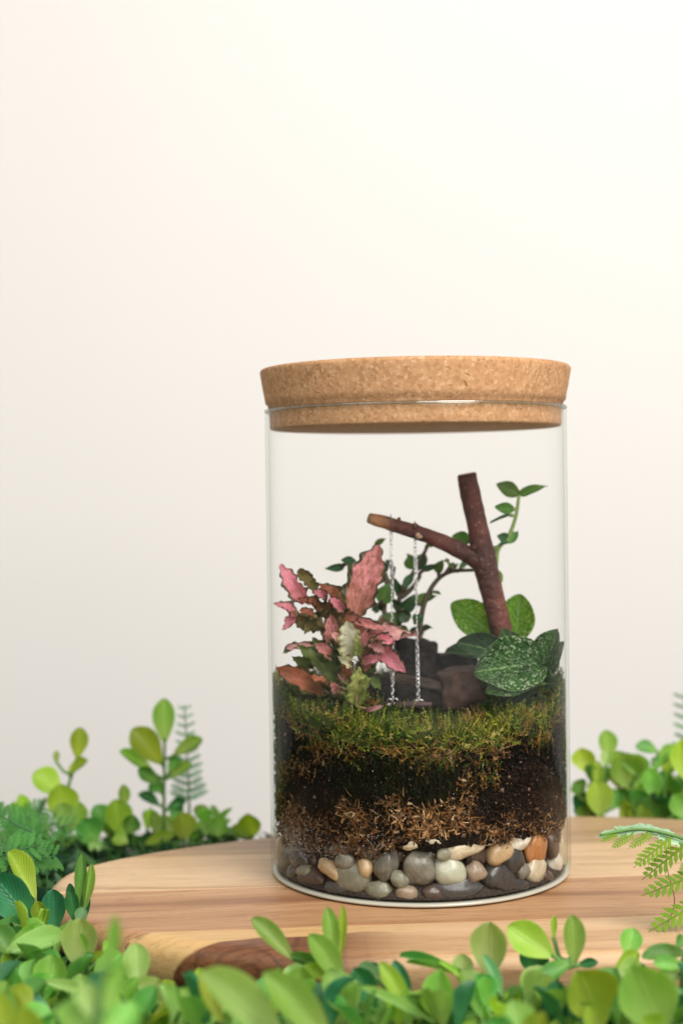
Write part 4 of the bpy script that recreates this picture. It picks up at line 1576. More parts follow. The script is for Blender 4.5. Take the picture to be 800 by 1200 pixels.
def build_spotted():
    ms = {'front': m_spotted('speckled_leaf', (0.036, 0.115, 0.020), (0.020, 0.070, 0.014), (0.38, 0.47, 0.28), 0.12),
          'back': m_spotted('backlit_speckled_leaf', (0.10, 0.26, 0.025), (0.06, 0.18, 0.02), (0.40, 0.54, 0.18), 0.45),  # lit copy: backlight put into the colour as brighter green and spots
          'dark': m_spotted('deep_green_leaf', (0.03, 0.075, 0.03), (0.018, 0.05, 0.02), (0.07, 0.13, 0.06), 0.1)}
    mm = {k: [leaf_mesh('speckled_leaf', m, p_oblong, 16, 4, 0.14, 0.20, 0.05, seed=5),
              leaf_mesh('speckled_leaf', m, p_oblong, 16, 4, 0.22, 0.12, 0.06, seed=6, twist=0.15)] for k, m in ms.items()}
    Y = -0.004
    sp = at(618, 815, Y)
    root = Vector((sp.x, sp.y, surf(sp.x, sp.y) - 0.001))
    L = [
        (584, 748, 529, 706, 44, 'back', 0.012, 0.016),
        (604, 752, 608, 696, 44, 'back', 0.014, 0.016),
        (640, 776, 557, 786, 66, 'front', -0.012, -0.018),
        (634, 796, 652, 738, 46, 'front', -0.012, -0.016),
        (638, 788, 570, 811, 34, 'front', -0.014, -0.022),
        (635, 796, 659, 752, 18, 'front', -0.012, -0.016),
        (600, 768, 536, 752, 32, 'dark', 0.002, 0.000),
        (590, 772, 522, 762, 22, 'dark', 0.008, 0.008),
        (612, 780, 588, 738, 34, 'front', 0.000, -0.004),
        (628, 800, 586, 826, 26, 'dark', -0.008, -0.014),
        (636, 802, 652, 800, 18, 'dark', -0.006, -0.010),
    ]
    stems = [[root, (630, 804, -.006), (638, 790, -.012)], [root, (612, 785, .004), (606, 756, .012)], [root, (604, 784, .004), (588, 752, .011)]]
    plant_px('speckled_plant', 'low plant with broad dark green leaves speckled white beside the twig', 'plant', None, Y, root, stems, L, mm, STEM, 0.0008, 0.25, 0.004, 0.45, random.Random(9))


build_spotted()

SMALL = {}
for nm, a, b, tr in (('g', (0.085, 0.22, 0.035), (0.055, 0.16, 0.03), 0.4), ('d', (0.035, 0.11, 0.032), (0.022, 0.075, 0.025), 0.22), ('y', (0.20, 0.34, 0.05), (0.14, 0.27, 0.04), 0.45)):
    mt = m_leaf('vine_leaf_' + nm, a, b, None, tr, 0.42, 0.4)
    SMALL[nm] = [leaf_mesh('vine_leaf', mt, p_elliptic, 10, 2, 0.12, 0.16, 0.02, seed=2), leaf_mesh('vine_leaf', mt, p_ovate, 10, 2, 0.2, 0.2, 0.03, seed=3, twist=0.2)]


def build_vines():
    pale = m_simple('pale_stem', (0.22, 0.32, 0.09), (0.16, 0.24, 0.06), 200, 0.5, 0.2)
    brown = m_simple('brown_stem', (0.060, 0.040, 0.026), (0.10, 0.075, 0.045), 300, 0.6, 0.5)
    Y = 0.012
    sp = at(582, 790, Y)
    root = Vector((sp.x, sp.y, surf(sp.x, sp.y) - 0.001))
    L = [(609, 580, 582, 567, 19, 'g', 0, -.002), (609, 580, 641, 569, 12, 'g', 0, -.004), (603, 597, 580, 594, 14, 'g', 0, -.004), (600, 603, 574, 612, 4, 'd', 0, -.004),
         (597, 634, 583, 628, 14, 'd', 0, -.004), (595, 636, 606, 622, 13, 'g', 0, .003), (552, 634, 530, 628, 17, 'g', 0.002, 0), (582, 668, 588, 682, 8, 'y'), (580, 665, 575, 678, 8, 'g')]
    stems = [[root, (583, 740), (580, 690), (581, 660), (584, 642), (595, 630), (604, 606), (608, 580)], [(584, 642), (574, 643, .001), (556, 636, .004)]]
    plant_px('climbing_vine', 'thin pale green vine with small oval leaves rising behind the twig', 'plant', None, Y, root, stems, L, SMALL, pale, 0.0010, 0.3, 0.004, 0.35, random.Random(2))
    # bushy little plant behind the chains
    Y = 0.018
    sp = at(478, 790, Y)
    root = Vector((sp.x, sp.y, surf(sp.x, sp.y) - 0.001))
    L = [(486, 668, 476, 650, 16, 'g'), (487, 670, 498, 648, 16, 'd'), (494, 668, 514, 662, 8, 'd'), (513, 672, 518, 655, 13, 'g'), (523, 668, 536, 660, 9, 'd'), (528, 667, 522, 655, 8, 'y'), (538, 668, 548, 657, 8, 'g'),
         (470, 700, 462, 678, 10, 'd'), (472, 690, 484, 672, 11, 'd'), (464, 695, 480, 682, 9, 'g'), (470, 716, 488, 698, 17, 'd'), (468, 716, 458, 700, 10, 'd'),
         (446, 706, 458, 684, 22, 'g'), (450, 712, 436, 716, 13, 'd'), (452, 718, 440, 708, 10, 'd'), (480, 726, 466, 716, 16, 'd'), (470, 728, 444, 724, 16, 'g'), (484, 728, 496, 722, 14, 'd'), (486, 706, 512, 698, 14, 'g'), (504, 694, 516, 696, 8, 'g'),
         (402, 664, 381, 666, 10, 'd', -.004, -.008), (418, 660, 400, 656, 12, 'd', -.004, -.008), (440, 640, 452, 631, 9, 'g', .0, -.002), (494, 742, 504, 735, 13, 'd'), (490, 736, 482, 744, 12, 'd'), (478, 742, 462, 738, 16, 'd'), (446, 736, 432, 728, 14, 'd'), (455, 735, 470, 745, 14, 'd'),
         (460, 668, 452, 655, 9, 'd'), (500, 640, 510, 632, 8, 'g')]
    stems = [[root, (490, 760), (493, 725), (499, 702), (511, 681), (528, 670), (556, 668)],
             [root, (470, 750), (466, 715), (472, 690), (486, 668), (500, 642)],
             [root, (458, 748), (450, 715), (456, 690), (462, 664)],
             [(450, 712), (434, 680, -.001), (418, 661, -.004), (400, 662, -.004)],
             [(456, 690), (446, 660), (438, 642)],
             [(470, 700), (482, 690), (492, 676)]]
    plant_px('creeping_fig', 'small dark leaved creeping plant with an arching brown stem behind the chains', 'plant', None, Y, root, stems, L, SMALL, brown, 0.0011, 0.5, 0.010, 0.3, random.Random(6))


build_vines()

# ------------------------------------------------------------------ artificial greenery round the board
def sprig_px(label, Y, stem, leaves, group=None, name='boxwood_sprig', jit=0.3, up=0.45, lean=(0, 0), r=0.0010, dy=0.008):
    """stem: (px, py) points from the lowest visible node up; the root is set on the table below the first of them"""
    b = at(stem[0][0], stem[0][1], Y)
    root = Vector((b.x + lean[0], Y + lean[1], FLOOR))
    pts = [root]
    if b.z > FLOOR + 0.004:
        pts.append(b)
    else:
        root.z = FLOOR
    pts += [at(q[0], q[1], Y + (q[2] if len(q) > 2 else 0)) for q in stem[1:]]
    if len(pts) < 2:
        pts.append(root + Vector((0, 0, 0.012)))
    return plant_px(name, label, 'sprig', group, Y, root, [pts], leaves, lambda k, rn: BOX[k][(rn.randrange(2) if True else 0)] if True else None, STEM, r, jit, dy, up, random.Random(int(abs(stem[0][0] * 13 + stem[0][1] * 7)) % 9973))


# along the front of the board
FRONT = [
    ('upright bright green sprig with a leaning oval leaf beside two slender tips before the jar', -0.142, [(398, 1195), (400, 1150), (398, 1128)], [
        (346, 1128, 296, 1075, 24, 'fresh', 0, .004), (392, 1132, 384, 1064, 21, 'fresh', .003, .006), (398, 1130, 402, 1062, 11, 'lime', .004, .006), (404, 1154, 364, 1096, 30, 'fresh', -.004, -.006),
        (398, 1142, 340, 1120, 12, 'mid', 0, 0), (398, 1148, 352, 1136, 20, 'lime', -.003, -.006), (404, 1150, 448, 1136, 20, 'teal', 0, .004), (404, 1155, 430, 1185, 26, 'mid')]),
    ('sprig with two large glossy oval leaves leaning together before the board', -0.205, [(345, 1230), (345, 1215)], [
        (335, 1222, 238, 1136, 46, 'pale', 0, -.004), (392, 1228, 312, 1140, 44, 'fresh', -.004, -.006), (262, 1204, 236, 1140, 20, 'lime', .012, .014)]),
    ('sprig with a stiff yellow green blade and dark curled leaves beside the board edge', -0.160, [(478, 1225), (478, 1196)], [
        (484, 1190, 446, 1128, 22, 'lime', -.002, 0), (482, 1180, 462, 1126, 18, 'teal', .006, .008), (510, 1200, 424, 1156, 13, 'pale', -.008, -.010), (440, 1190, 414, 1135, 30, 'teal', 0, .003), (446, 1150, 420, 1132, 20, 'frost', .004, .006), (505, 1195, 480, 1168, 20, 'mid')]),
    ('sprig with thin strap leaves arching over the shaded board edge', -0.141, [(556, 1180), (548, 1148)], [
        (542, 1138, 468, 1121, 11, 'mid', 0, .002), (542, 1144, 476, 1126, 9, 'fresh', -.002, 0), (544, 1150, 515, 1127, 8, 'lime', -.003, -.003)]),
    ('sprig with a grey green notched leaf in the shade of the board', -0.165, [(512, 1215), (512, 1196)], [
        (520, 1196, 508, 1152, 42, 'olive', 0, .002), (512, 1196, 488, 1172, 18, 'pale', 0, .004), (520, 1200, 560, 1190, 14, 'mid')]),
    ('sprig with a broad veined leaf standing over curled blades before the jar', -0.142, [(592, 1205), (586, 1172), (584, 1150)], [
        (574, 1146, 576, 1080, 46, 'pale', 0, .002), (545, 1160, 540, 1118, 26, 'pale', 0, .004), (590, 1172, 568, 1120, 14, 'frost', -.004, -.006), (590, 1165, 618, 1178, 22, 'mid'), (556, 1192, 552, 1146, 13, 'teal', -.004, -.006), (590, 1176, 558, 1168, 30, 'olive', 0, .004)]),
    ('sprig with a rounded tilted leaf and an upright pointed leaf before the jar', -0.140, [(648, 1170), (654, 1138), (662, 1126)], [
        (650, 1122, 596, 1086, 40, 'lime', 0, .000), (672, 1134, 671, 1073, 27, 'fresh', 0, .002), (654, 1134, 610, 1160, 20, 'fresh', -.004, -.010), (672, 1126, 632, 1150, 22, 'mid', -.004, -.010), (648, 1104, 650, 1073, 8, 'lime', .006, .008), (640, 1150, 616, 1104, 34, 'teal', .010, .012), (675, 1132, 700, 1128, 12, 'teal', .004, .002)]),
    ('sprig with one big round spoon shaped olive green leaf', -0.172, [(706, 1230), (704, 1196)], [
        (706, 1198, 676, 1136, 66, 'olive', 0, -.002), (704, 1210, 690, 1180, 36, 'lime', -.004, -.008), (704, 1205, 655, 1195, 34, 'teal', .006, .010), (650, 1225, 652, 1150, 34, 'teal', .012, .014)]),
    ('sprig with one very large smooth leaf cupped towards the jar', -0.180, [(778, 1240), (776, 1206)], [
        (778, 1212, 742, 1128, 70, 'fresh', 0, -.002), (772, 1216, 752, 1190, 34, 'lime', -.006, -.010), (790, 1200, 812, 1170, 30, 'teal')]),
    ('sprig with a small oval leaf lifted above the pale front planks', -0.140, [(736, 1170), (733, 1140)], [
        (734, 1124, 742, 1088, 27, 'fresh', 0, .002), (720, 1138, 750, 1118, 20, 'lime', -.004, -.004), (722, 1146, 752, 1130, 24, 'pale', -.006, -.006), (738, 1130, 758, 1140, 12, 'teal')]),
    ('sprig with long leaves lying level at the board corner by the fern', -0.144, [(800, 1160), (798, 1130)], [
        (812, 1118, 752, 1120, 22, 'mid', 0, .0), (806, 1134, 766, 1128, 18, 'fresh', -.004, -.004), (800, 1142, 770, 1150, 24, 'pale', -.006, -.006), (806, 1100, 790, 1110, 16, 'mid')]),
    ('soft yellow green sprig rising close in front of the curled blades', -0.215, [(616, 1250), (616, 1222)], [
        (616, 1224, 600, 1172, 38, 'pale', 0, 0), (618, 1226, 640, 1188, 34, 'lime', 0, -.003), (606, 1226, 570, 1196, 34, 'mid')]),
    ('round leaved sprig below the shaded bark coloured end of the board', -0.144, [(176, 1200), (172, 1176)], [
        (161, 1158, 159, 1106, 33, 'pale', 0, .002), (172, 1178, 188, 1148, 44, 'pale', -.006, -.004), (166, 1176, 142, 1156, 34, 'fresh'), (184, 1180, 206, 1152, 26, 'lime', -.002, 0), (190, 1212, 206, 1178, 30, 'fresh', -.012, -.014), (190, 1214, 172, 1190, 34, 'lime', -.012, -.016)]),
    ('sprig with overlapping round leaves under the dark heartwood edge', -0.160, [(236, 1225), (232, 1196)], [
        (226, 1190, 212, 1158, 34, 'pale', 0, 0), (246, 1188, 234, 1134, 26, 'lime', .004, .006), (222, 1200, 250, 1186, 24, 'fresh', -.006, -.006), (240, 1194, 258, 1168, 30, 'teal', .006, .006), (236, 1200, 206, 1184, 24, 'mid')]),
]
for lb, Y, st, lv in FRONT:
    sprig_px(lb, Y, st, lv, 'sprigs of greenery along the front of the board')

SIDE = [
    ('sprig with a broad dark blue green leaf and a tall yellow one', -0.075, [(40, 1120), (40, 1096), (42, 1070)], [
        (42, 1056, 10, 998, 27, 'lime', .002, .004), (42, 1088, -8, 1026, 46, 'teal', -.002, -.002), (46, 1086, 44, 1056, 18, 'olive', -.004, -.003), (48, 1090, 58, 1066, 16, 'lime', -.004, -.004), (64, 1094, 62, 1042, 29, 'teal', 0, .002), (40, 1100, 6, 1095, 20, 'mid'), (30, 1098, 14, 1064, 20, 'pale', .006, .008)]),
    ('sprig of slim upright deep green blades touching the board rim', -0.084, [(96, 1110), (96, 1080)], [
        (95, 1076, 96, 1001, 15, 'mid', 0, .002), (98, 1070, 108, 1013, 12, 'fresh', 0, .001), (88, 1082, 82, 1044, 17, 'teal', -.002, -.002), (98, 1084, 101, 1042, 12, 'teal', .002, .002), (92, 1084, 98, 1064, 16, 'frost', -.004, -.004), (84, 1070, 82, 1036, 12, 'teal', .004, .004)]),
    ('sprig with a wide light leaf spread flat beside a rounded one', -0.112, [(40, 1150), (34, 1120)], [
        (8, 1116, 80, 1102, 34, 'pale', -.004, -.006), (10, 1110, 50, 1084, 15, 'fresh', 0, .002), (20, 1124, -8, 1090, 30, 'mid'), (14, 1130, 30, 1162, 44, 'mid', -.006, -.010), (2, 1140, -6, 1170, 40, 'teal')]),
    ('sprig with a folded light green leaf around a small new shoot', -0.120, [(100, 1180), (97, 1142)], [
        (92, 1136, 96, 1076, 44, 'pale', 0, .002), (102, 1124, 93, 1094, 9, 'fresh', -.006, -.007), (86, 1134, 124, 1116, 11, 'lime', -.006, -.008), (120, 1120, 126, 1104, 10, 'lime'), (100, 1140, 86, 1160, 24, 'mid'), (110, 1142, 142, 1118, 30, 'fresh', -.004, -.004)]),
    ('sprig with curved horizontal leaves low at the corner of the greenery', -0.142, [(66, 1215), (62, 1180)], [
        (24, 1176, 62, 1146, 34, 'fresh', 0, .002), (50, 1150, 100, 1166, 16, 'pale', -.004, -.006), (64, 1166, 68, 1134, 18, 'lime', .004, .006), (90, 1180, 96, 1142, 26, 'pale', 0, .003), (40, 1188, 34, 1164, 30, 'olive'), (84, 1186, 60, 1172, 30, 'mid')]),
    ('soft lime sprig very close at the lower corner of the greenery', -0.235, [(12, 1250), (12, 1226)], [
        (10, 1230, -6, 1164, 34, 'lime'), (26, 1232, 30, 1178, 36, 'lime'), (0, 1236, 46, 1200, 28, 'fresh')]),
    ('very close slender sprig with one narrow upright tip', -0.262, [(112, 1230), (118, 1170), (128, 1120)], [
        (124, 1144, 135, 1072, 16, 'fresh', 0, 0), (120, 1190, 146, 1128, 24, 'fresh', 0, .004), (112, 1200, 98, 1150, 26, 'pale', 0, .006), (116, 1226, 70, 1176, 40, 'fresh', 0, .006), (118, 1230, 160, 1176, 38, 'fresh', 0, .006), (114, 1236, 114, 1172, 34, 'pale')]),
]
for lb, Y, st, lv in SIDE:
    sprig_px(lb, Y, st, lv, 'sprigs of greenery beside the heartwood end of the board')

BACK = [
    ('tall paddle leaved sprig standing highest behind the board beside a feathery fern', 0.110, [(192, 985), (192, 935), (193, 866)], [
        (193, 872, 192, 819, 27, 'fresh', 0, 0), (190, 896, 156, 854, 34, 'olive', -.003, -.005), (182, 908, 140, 880, 16, 'fresh', 0, -.004), (203, 886, 238, 867, 20, 'fresh', 0, .002), (186, 918, 162, 900, 18, 'mid'), (198, 906, 212, 888, 18, 'mid'), (188, 945, 163, 930, 16, 'teal'), (196, 948, 219, 940, 16, 'teal'), (198, 912, 226, 896, 16, 'fresh'), (190, 930, 176, 918, 20, 'mid')]),
    ('leggy sprig with stacked round leaves casting a shadow on the wall', 0.105, [(74, 985), (74, 950), (82, 915), (92, 890)], [
        (90, 890, 94, 853, 22, 'olive', 0, 0), (80, 908, 104, 893, 20, 'olive', 0, -.004), (72, 930, 40, 906, 34, 'lime', 0, -.004), (70, 962, 72, 918, 38, 'lime', -.006, -.008), (74, 970, 72, 940, 26, 'pale', -.010, -.012), (66, 896, 66, 880, 8, 'pale'), (84, 975, 92, 940, 28, 'fresh', -.004, -.004), (30, 960, 24, 932, 18, 'lime'), (22, 960, 14, 940, 14, 'lime')]),
    ('short sprig with a round leaf and a small pale tip behind the board edge', 0.098, [(140, 1000), (140, 975)], [
        (140, 978, 136, 938, 34, 'olive', 0, -.002), (144, 948, 145, 920, 15, 'fresh', .004, .004), (126, 972, 112, 944, 26, 'mid', .006, .006), (150, 978, 158, 955, 22, 'mid'), (112, 990, 96, 960, 36, 'mid', 0, -.002), (150, 990, 132, 982, 24, 'lime', -.006, -.006), (120, 996, 104, 988, 18, 'pale', -.006, -.006)]),
    ('low sprig with coin shaped leaves peeping over the board behind the jar', 0.098, [(212, 1000), (214, 985)], [
        (216, 986, 214, 953, 31, 'lime', 0, -.002), (182, 980, 180, 950, 14, 'fresh', 0, 0), (168, 990, 204, 978, 16, 'olive', -.004, -.006), (236, 982, 240, 962, 22, 'pale', .004, .004), (252, 982, 262, 958, 26, 'fresh', 0, 0), (232, 990, 224, 968, 20, 'fresh', .006, .006)]),
    ('lone coin shaped leaf on a short stem close beside the jar', 0.100, [(294, 1000), (294, 982)], [
        (296, 982, 292, 953, 29, 'olive', 0, -.002), (288, 984, 272, 968, 18, 'fresh', .004, .004)]),
    ('round leaved sprig with a pale blade behind the board next to the jar', 0.104, [(700, 985), (698, 962), (704, 920)], [
        (704, 958, 698, 916, 35, 'lime', -.006, -.008), (712, 890, 710, 856, 24, 'fresh', .006, .006), (690, 906, 682, 876, 30, 'lime', 0, 0), (700, 930, 700, 892, 13, 'lime', -.004, -.004), (708, 900, 712, 880, 14, 'pale'), (684, 930, 672, 916, 22, 'mid', .004, .004), (684, 958, 672, 932, 26, 'teal', .004, .004), (690, 962, 680, 944, 20, 'fresh'), (716, 950, 724, 926, 22, 'mid')]),
    ('bushy sprig of wide fresh leaves behind the pale planks', 0.110, [(738, 985), (738, 950), (738, 920)], [
        (738, 924, 728, 880, 42, 'fresh', 0, -.004), (745, 910, 746, 884, 34, 'fresh', -.003, -.004), (726, 905, 718, 880, 24, 'olive', .004, .004), (750, 940, 768, 900, 34, 'pale', 0, -.002), (766, 936, 760, 902, 24, 'fresh', -.006, -.008), (730, 945, 722, 925, 28, 'mid'), (744, 948, 756, 930, 30, 'mid'), (728, 968, 742, 946, 22, 'lime', -.008, -.008)]),
    ('sprig with a dark oval leaf held level above its neighbours behind the board', 0.116, [(770, 985), (768, 930), (764, 890)], [
        (772, 882, 745, 874, 20, 'mid', 0, 0), (770, 890, 790, 874, 14, 'fresh'), (778, 892, 800, 886, 14, 'fresh'), (776, 905, 790, 890, 24, 'olive'), (784, 930, 770, 908, 28, 'mid'), (785, 950, 800, 930, 30, 'fresh'), (758, 966, 764, 934, 46, 'mid', -.012, -.014), (746, 968, 752, 944, 30, 'olive', -.014, -.016), (780, 962, 798, 948, 22, 'fresh', -.012, -.012)]),
    ('yellow green sprig leaning in beside the drooping fern behind the board', 0.090, [(815, 985), (812, 930), (808, 900)], [
        (806, 916, 800, 866, 34, 'lime', -.004, -.006), (812, 925, 830, 890, 34, 'lime'), (806, 960, 790, 930, 30, 'fresh'), (814, 968, 800, 950, 30, 'fresh')]),
]
for lb, Y, st, lv in BACK:
    sprig_px(lb, Y, st, lv, 'sprigs of greenery behind the board', dy=0.004)


def filler(px, py, Y, label, group, rnd, tones, size):
    """an ordinary sprig of opposite leaves, its tip at the given pixel"""
    top = at(px, py, Y)
    if top.z < FLOOR + 0.010: top.z = FLOOR + 0.010
    root = Vector((top.x + rnd.uniform(-.006, .006), top.y + rnd.uniform(-.006, .006), FLOOR))
    E = empty('boxwood_sprig', root, label, 'sprig', group)
    ax = (top - root).normalized()
    mb = MB()
    pts = spline([root, root.lerp(top, 0.5) + Vector((rnd.uniform(-.002, .002), rnd.uniform(-.002, .002), 0)), top], 4)
    mb.tube(pts, [0.0011] * 4 + [0.0009] * 5, 6)
    put('stem', mb.mesh('stem', STEM), E)
    H = (top - root).length
    a = rnd.uniform(0, 6.28)
    s0 = ax.orthogonal().normalized()
    s1 = ax.cross(s0)
    n = max(2, min(5, int(H / 0.009)))
    for i in range(n):
        t = 1 - i / n * min(1, 0.045 / H)
        q = root.lerp(top, t) if t < 1 else top
        el = R(62 - 40 * i / max(1, n - 1) + rnd.uniform(-12, 12))
        for sgn in (0, PI):
            aa = a + sgn + rnd.uniform(-.25, .25)
            rad = s0 * math.cos(aa) + s1 * math.sin(aa)
            d = rad * math.cos(el) + ax * math.sin(el)
            nr = ax * math.cos(el) - rad * math.sin(el)
            L = size * rnd.uniform(0.75, 1.15) * (0.8 if i == 0 else 1)
            w = L * rnd.uniform(0.52, 0.78)
            nr = nr + Vector((rnd.uniform(-.2, .2), rnd.uniform(-.2, .2), rnd.uniform(-.2, .2)))
            b = q + rad * 0.0008
            put('leaf', BOX[rnd.choice(tones)][rnd.randrange(3)], E, leaf_matrix(b, b + d * L, nr, w))
        a += PI / 2 + rnd.uniform(-.3, .3)
    return E


rnd = random.Random(77)
T1 = ('fresh', 'pale', 'lime', 'mid', 'mid', 'teal')
TD = ('fresh', 'mid', 'lime', 'pale', 'fresh', 'teal')
TONEWORD = {'fresh': 'fresh green', 'pale': 'pale green', 'lime': 'lime green', 'mid': 'mid green', 'teal': 'dark green', 'olive': 'olive green'}
MARKS = {
    'front': [(20, 'the close lime sprig'), (70, 'the curved horizontal leaves'), (120, 'the narrow upright tip'), (172, 'the round leaves by the heartwood'), (232, 'the overlapping round leaves'),
              (300, 'the two large glossy leaves'), (398, 'the two slender upright tips'), (462, 'the stiff yellow green blade'), (512, 'the notched grey green leaf'), (580, 'the broad veined leaf'),
              (655, 'the upright pointed leaf'), (700, 'the big spoon shaped leaf'), (765, 'the very large smooth leaf'), (830, 'the drooping lime fern')],
    'side': [(5, 'the broad dark blue green leaf'), (35, 'the wide flat pale leaf'), (62, 'the tall yellow leaf'), (95, 'the slim upright blades')],
    'back': [(20, 'the dark flat ferns'), (80, 'the leggy stacked sprig'), (140, 'the short round leaved sprig'), (200, 'the tall paddle leaved sprig'), (255, 'the coin shaped leaves'),
             (700, 'the pale blade behind the board'), (740, 'the bushy wide leaved sprig'), (775, 'the level dark oval leaf'), (820, 'the leaning yellow green sprig')],
}
USED = {}


def filler_label(zone, px, tone, verb):
    mk = min(MARKS[zone], key=lambda q: abs(q[0] - px))[1]
    for v in verb:
        lb = 'low %s sprig %s %s' % (TONEWORD[tone], v, mk)
        if lb not in USED:
            break
    USED[lb] = 1
    return lb


for i in range(36):                                        # front, lower and denser
    px = -30 + 860 * (i + rnd.random()) / 36
    Y = rnd.uniform(-0.185, -0.150)
    py = 1178 + (-0.150 - Y) * 700 + rnd.uniform(0, 22)
    tone = TD[i % 6]
    filler(px, py, Y, filler_label('front', px, tone, ('crowded under', 'tucked beside', 'spreading below', 'standing close to')), 'low sprigs before the board', rnd, (tone, tone, rnd.choice(T1)), 0.0185)
for i in range(12):                                        # beside the heartwood end
    px, py = -35 + 115 * ((i * 0.618) % 1), 1095 + 95 * i / 12
    Y = -0.08 - 0.07 * (py - 1085) / 105 + rnd.uniform(-.006, .012)
    tone = TD[(i * 5 + 3) % 6]
    filler(px, py, Y, filler_label('side', px, tone, ('crowded under', 'tucked beside', 'spreading below')), 'low sprigs beside the heartwood end', rnd, (tone, tone, rnd.choice(T1)), 0.0170)
for i in range(18):                                        # behind, both sides of the jar
    px = -40 + 320 * (i + rnd.random()) / 9 if i < 9 else 680 + 160 * (i - 9 + rnd.random()) / 9
    py = rnd.uniform(962, 985) if i < 9 else rnd.uniform(895, 950)
    tone = T1[(i * 5 + 1) % 6]
    filler(px, py, rnd.uniform(0.104, 0.122), filler_label('back', px, tone, ('crowded under', 'tucked behind', 'spreading below')), 'low sprigs behind the board', rnd, (tone, tone, rnd.choice(T1)), 0.0155)


def undergrowth():
    rn = random.Random(31)
    mb = MB()
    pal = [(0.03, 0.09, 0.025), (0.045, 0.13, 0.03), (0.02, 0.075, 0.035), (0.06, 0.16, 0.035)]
    out = closed_spline(outline, 4)

    def inside(x, y, grow=0.004):
        # winding test against the board outline
        c = False
        k = len(out)
        for i in range(k):
            a, b = out[i], out[i - 1]
            if (a.y > y) != (b.y > y) and x < (b.x - a.x) * (y - a.y) / (b.y - a.y) + a.x:
                c = not c
        return c
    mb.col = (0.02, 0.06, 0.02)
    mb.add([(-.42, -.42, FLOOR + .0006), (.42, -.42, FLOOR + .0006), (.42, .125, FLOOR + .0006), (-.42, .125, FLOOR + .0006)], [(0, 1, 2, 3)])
    n = 0
    while n < 6500:
        k = rn.random()
        if k < 0.5: x, y = rn.uniform(-.26, .26), rn.uniform(-.25, -.09)
        elif k < 0.75: x, y = rn.uniform(-.28, -.11), rn.uniform(-.2, .125)
        else: x, y = rn.uniform(-.28, .26), rn.uniform(.05, .125)
        if inside(x, y) or inside(x * 0.97, y * 0.95): continue
        p = Vector((x, y, FLOOR + rn.uniform(0, 0.008)))
        mb.col = jitcol(rn, pal, 0.7, 1.3)
        d = Vector((rn.gauss(0, 1), rn.gauss(0, 1), rn.uniform(0.1, 1.0)))
        mb.ribbon(p, d, rn.uniform(0.006, 0.013), rn.uniform(0.003, 0.006), rn.uniform(-.35, .35), 3)
        n += 1
    o = put('undergrowth', mb.mesh('undergrowth', m_vcol('undergrowth_green', 0.5, 0.15, 0.4, 200), True, True))
    tag(o, 'dense dark green leaf litter of the greenery mat under the sprigs', 'greenery', kind='stuff')


undergrowth()

# ------------------------------------------------------------------ ferns
def pinna_mesh(mat, n=9, lob=0.30, seed=0, wide=0.035):
    """one side branch of a fern frond: unit length along +Y with paired toothed lobes"""
    rn = random.Random(seed)
    mb = MB()
    k = 12
    vs_ = []
    for i in range(k + 1):
        u = i / k
        w = wide * (1 - 0.75 * u)
        z = -0.10 * u * u
        vs_ += [(-w, u, z), (0, u, z + 0.02), (w, u, z)]
    fs = []
    for i in range(k):
        a = 3 * i
        fs += [(a, a + 1, a + 4, a + 3), (a + 1, a + 2, a + 5, a + 4)]
    mb.add(vs_, fs)
    for i in range(n):
        u = 0.06 + 0.88 * i / n
        L = lob * math.sin(PI * min(1, 0.28 + 0.72 * u)) ** 0.8 * rn.uniform(0.85, 1.15)
        for s in (-1, 1):
            b = Vector((s * 0.02, u + (0.03 if s > 0 else 0), -0.10 * u * u + 0.005))
            e = Vector((s * 0.80, 0.62, rn.uniform(-0.25, 0.1))).normalized()
            sd = Vector((-e.y, e.x, 0))
            w = 0.040
            v = [b - sd * w * 0.7, b + sd * w * 0.7, b + e * L * 0.55 - sd * w, b + e * L * 0.55 + sd * w, b + e * L]
            mb.add(v, [(0, 1, 3, 2), (2, 3, 4)])
    return mb.mesh('pinna', mat)


def m_fern(name, a, b, tr):
    t = NT(name)
    c = t.coord('Object')
    g = t.mix(t.step(t.noise(c, 2.5, 2), 0.35, 0.65), a, b)
    g = t.hsv(g, 0.5, 1.0, t.math('MULTIPLY_ADD', t.objrand(), 0.4, 0.8))
    t.base(g, 0.55, 0.2)
    t.translucent(g, tr)
    return t.m


FERN = {k: [pinna_mesh(m, 8, 0.24, s) for s in (1, 2, 3)] for k, m in (
    ('dark', m_fern('dark_fern', (0.05, 0.20, 0.045), (0.09, 0.27, 0.05), 0.25)),
    ('lime', m_fern('lime_fern', (0.20, 0.33, 0.018), (0.14, 0.26, 0.016), 0.35)),
    ('blue', m_fern('blue_green_fern', (0.09, 0.33, 0.17), (0.17, 0.42, 0.17), 0.3)))}
FROSTP = pinna_mesh(m_fern('frosted_fern', (0.44, 0.64, 0.44), (0.32, 0.55, 0.30), 0.3), 12, 0.20, 7, 0.07)


